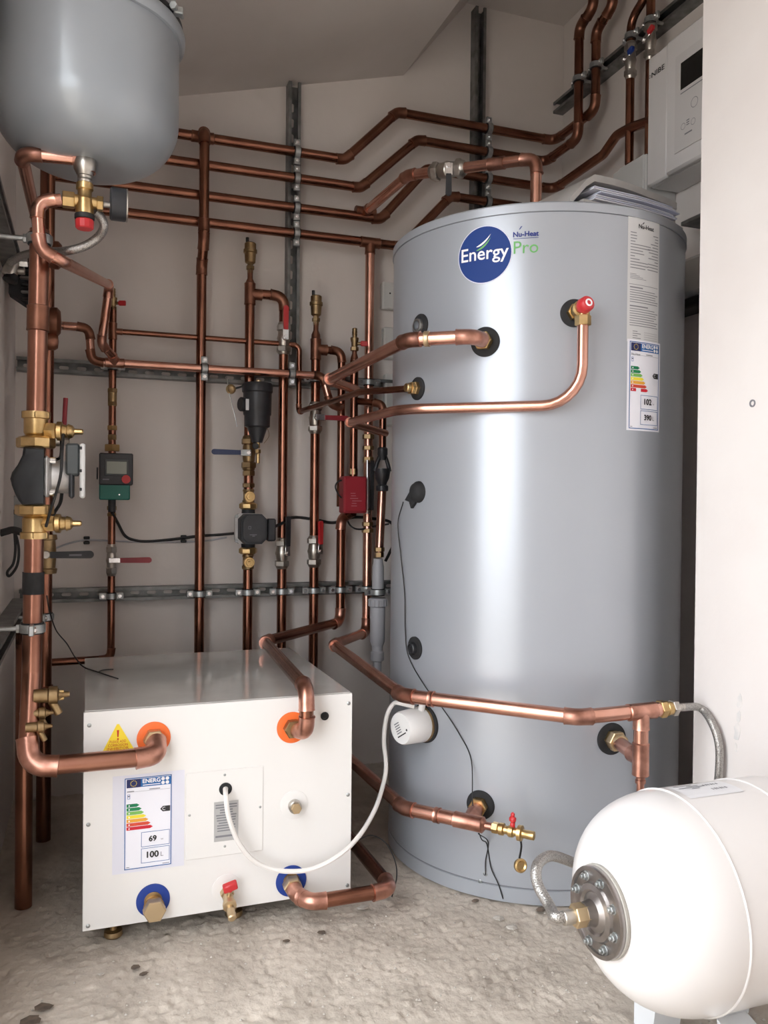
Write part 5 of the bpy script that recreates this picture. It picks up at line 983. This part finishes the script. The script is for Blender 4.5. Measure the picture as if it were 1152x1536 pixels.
o = sheet(-.13, .20, .005, .19, .002, .026, lambda u: droop(u)*.8).build('plastic_folder', 'sleeve', ang=60); tag(o, 'crumpled grey plastic sleeve lying under the leaflets', 'folder')
o = sheet(-.165, .185, .012, .19, .074, .016, lambda u: droop(u)*.6-.05*max(0., u-.05)+.006*math.exp(-((u+.02)/.09)**2)-.066*max(0, (-u-.10)/.065)).build('plastic_folder', 'sleeve', ang=60); tag(o, 'grey plastic sleeve flap folded over the leaflets', 'folder')
# switches behind the cylinder
for py0, py1, dx, lab in ((422, 466, 0, 'white blank plate with screw, upper one behind cylinder edge'), (490, 540, 1, 'white blank plate half hidden by thick copper pipe'), (560, 640, 2, 'long pale plate low behind cylinder edge')):
    a_ = P(574+dx*2, py0, DB-.03); c_ = P(612, py1, DB-.03); root = thing('switch_plate', lab, 'switch', (a_.x, DB, c_.z)); b = MB(); b.box(((a_.x+c_.x)/2, DB-.016, (a_.z+c_.z)/2), (c_.x-a_.x, .032, a_.z-c_.z), None, .005); b.build('plate', 'white_plastic2', root)
    if dx == 0: b = MB(); b.cyl(P(585, 440, DB-.032), FR, .003, .0015, 10); b.build('screw', 'dark', root)
# ================================================================== CABLES
YW = DB-.006
wire('meter_cable', 'black cable from green meter sagging across wall to pump', [V((xA, YP-.02, P(170, 768, YP).z)), P(177, 785, YP+.02), P(188, 804, YW), P(205, 811, YW), P(225, 812, YW), P(250, 810, YW), P(275, 807, YW), P(300, 804, YW), P(330, 802, YW), P(352, 800, YP)], .0045, 'dark')
wire('grey_cable', 'thin pale grey cable clipped along back wall behind meter riser', [P(70, 828, YW), P(95, 818, YW), P(115, 812, YW), P(130, 810, YW), P(160, 811, YW), P(220, 813, YW), P(300, 812, YW), P(340, 806, YW)], .0028, 'pvc_grey')
wire('pump_lead', 'bundle of black cable from small pump towards the cylinder', [P(412, 790, 2.56), P(425, 784, 2.6), P(440, 776, YW), P(470, 779, YW), P(500, 784, YW), P(530, 776, YW), P(560, 778, YW), P(585, 783, YW), P(596, 800, YW)], .005, 'dark'); wire('pump_lead', 'slack loop of thin black cable under red actuator', [P(520, 779, 2.62), P(527, 790, 2.6), P(540, 794, 2.6), P(560, 790, 2.62), P(583, 786, 2.66)], .003, 'dark'); wire('actuator_lead', 'thin black lead curling left of the red actuator', [P(518, 720, YA), P(508, 722, YA), P(503, 730, YA), P(508, 742, YA), P(514, 748, YA)], .0025, 'dark')
wire('hanging_flex', 'black flex hanging behind grey waste pipe', [P(588, 783, 2.6), P(592, 810, 2.58), P(584, 830, 2.58), P(578, 842, 2.58)], .005, 'dark')
for px, py in ((130, 810), (275, 808)): b = MB(); q = P(px, py, DB); b.box(q+V((0, -.007, .007)), (.018, .014, .009), None, .002); b.box(q+V((0, -.007, -.008)), (.018, .014, .009), None, .002); b.box(q+V((0, -.004, 0)), (.012, .008, .016), None, .002); tag(b.build('cable_clip', 'dark'), 'small black cable clip on back wall %s' % ('left of meter riser' if px < 200 else 'right of meter riser'), 'clip')
p, n = cylpt(637, 1085); g0 = p+n*.03+DZ*.04
YK = BY0-.012
wire('white_flex', 'white flex looping from white box to immersion heater cap', [P(338, 1183, BY0-.004), P(339, 1196, BY0-.03), P(343, 1225, BY0-.035), P(356, 1260, YK-.02), P(376, 1287, YK-.02), P(400, 1301, YK-.02), P(430, 1307, YK-.025), P(470, 1303, YK-.03), P(510, 1282, YK-.03), P(540, 1252, YK), P(562, 1215, YK+.05), P(574, 1180, YK+.1), P(579, 1150, YK+.12), P(576, 1110, YK+.13), P(580, 1075, YK+.13), P(590, 1056, YK+.12), P(600, 1055, YK+.10), p+n*.035+DZ*.045], .0052, 'cable_white')
wire('floor_wire', 'thin dark wire arching over the floor between box and cylinder', [P(535, 1262, 1.80), P(556, 1253, 1.80), P(578, 1264, 1.8), P(592, 1290, 1.8), P(595, 1315, 1.75), P(588, 1345, 1.70)], .0014, 'dark')
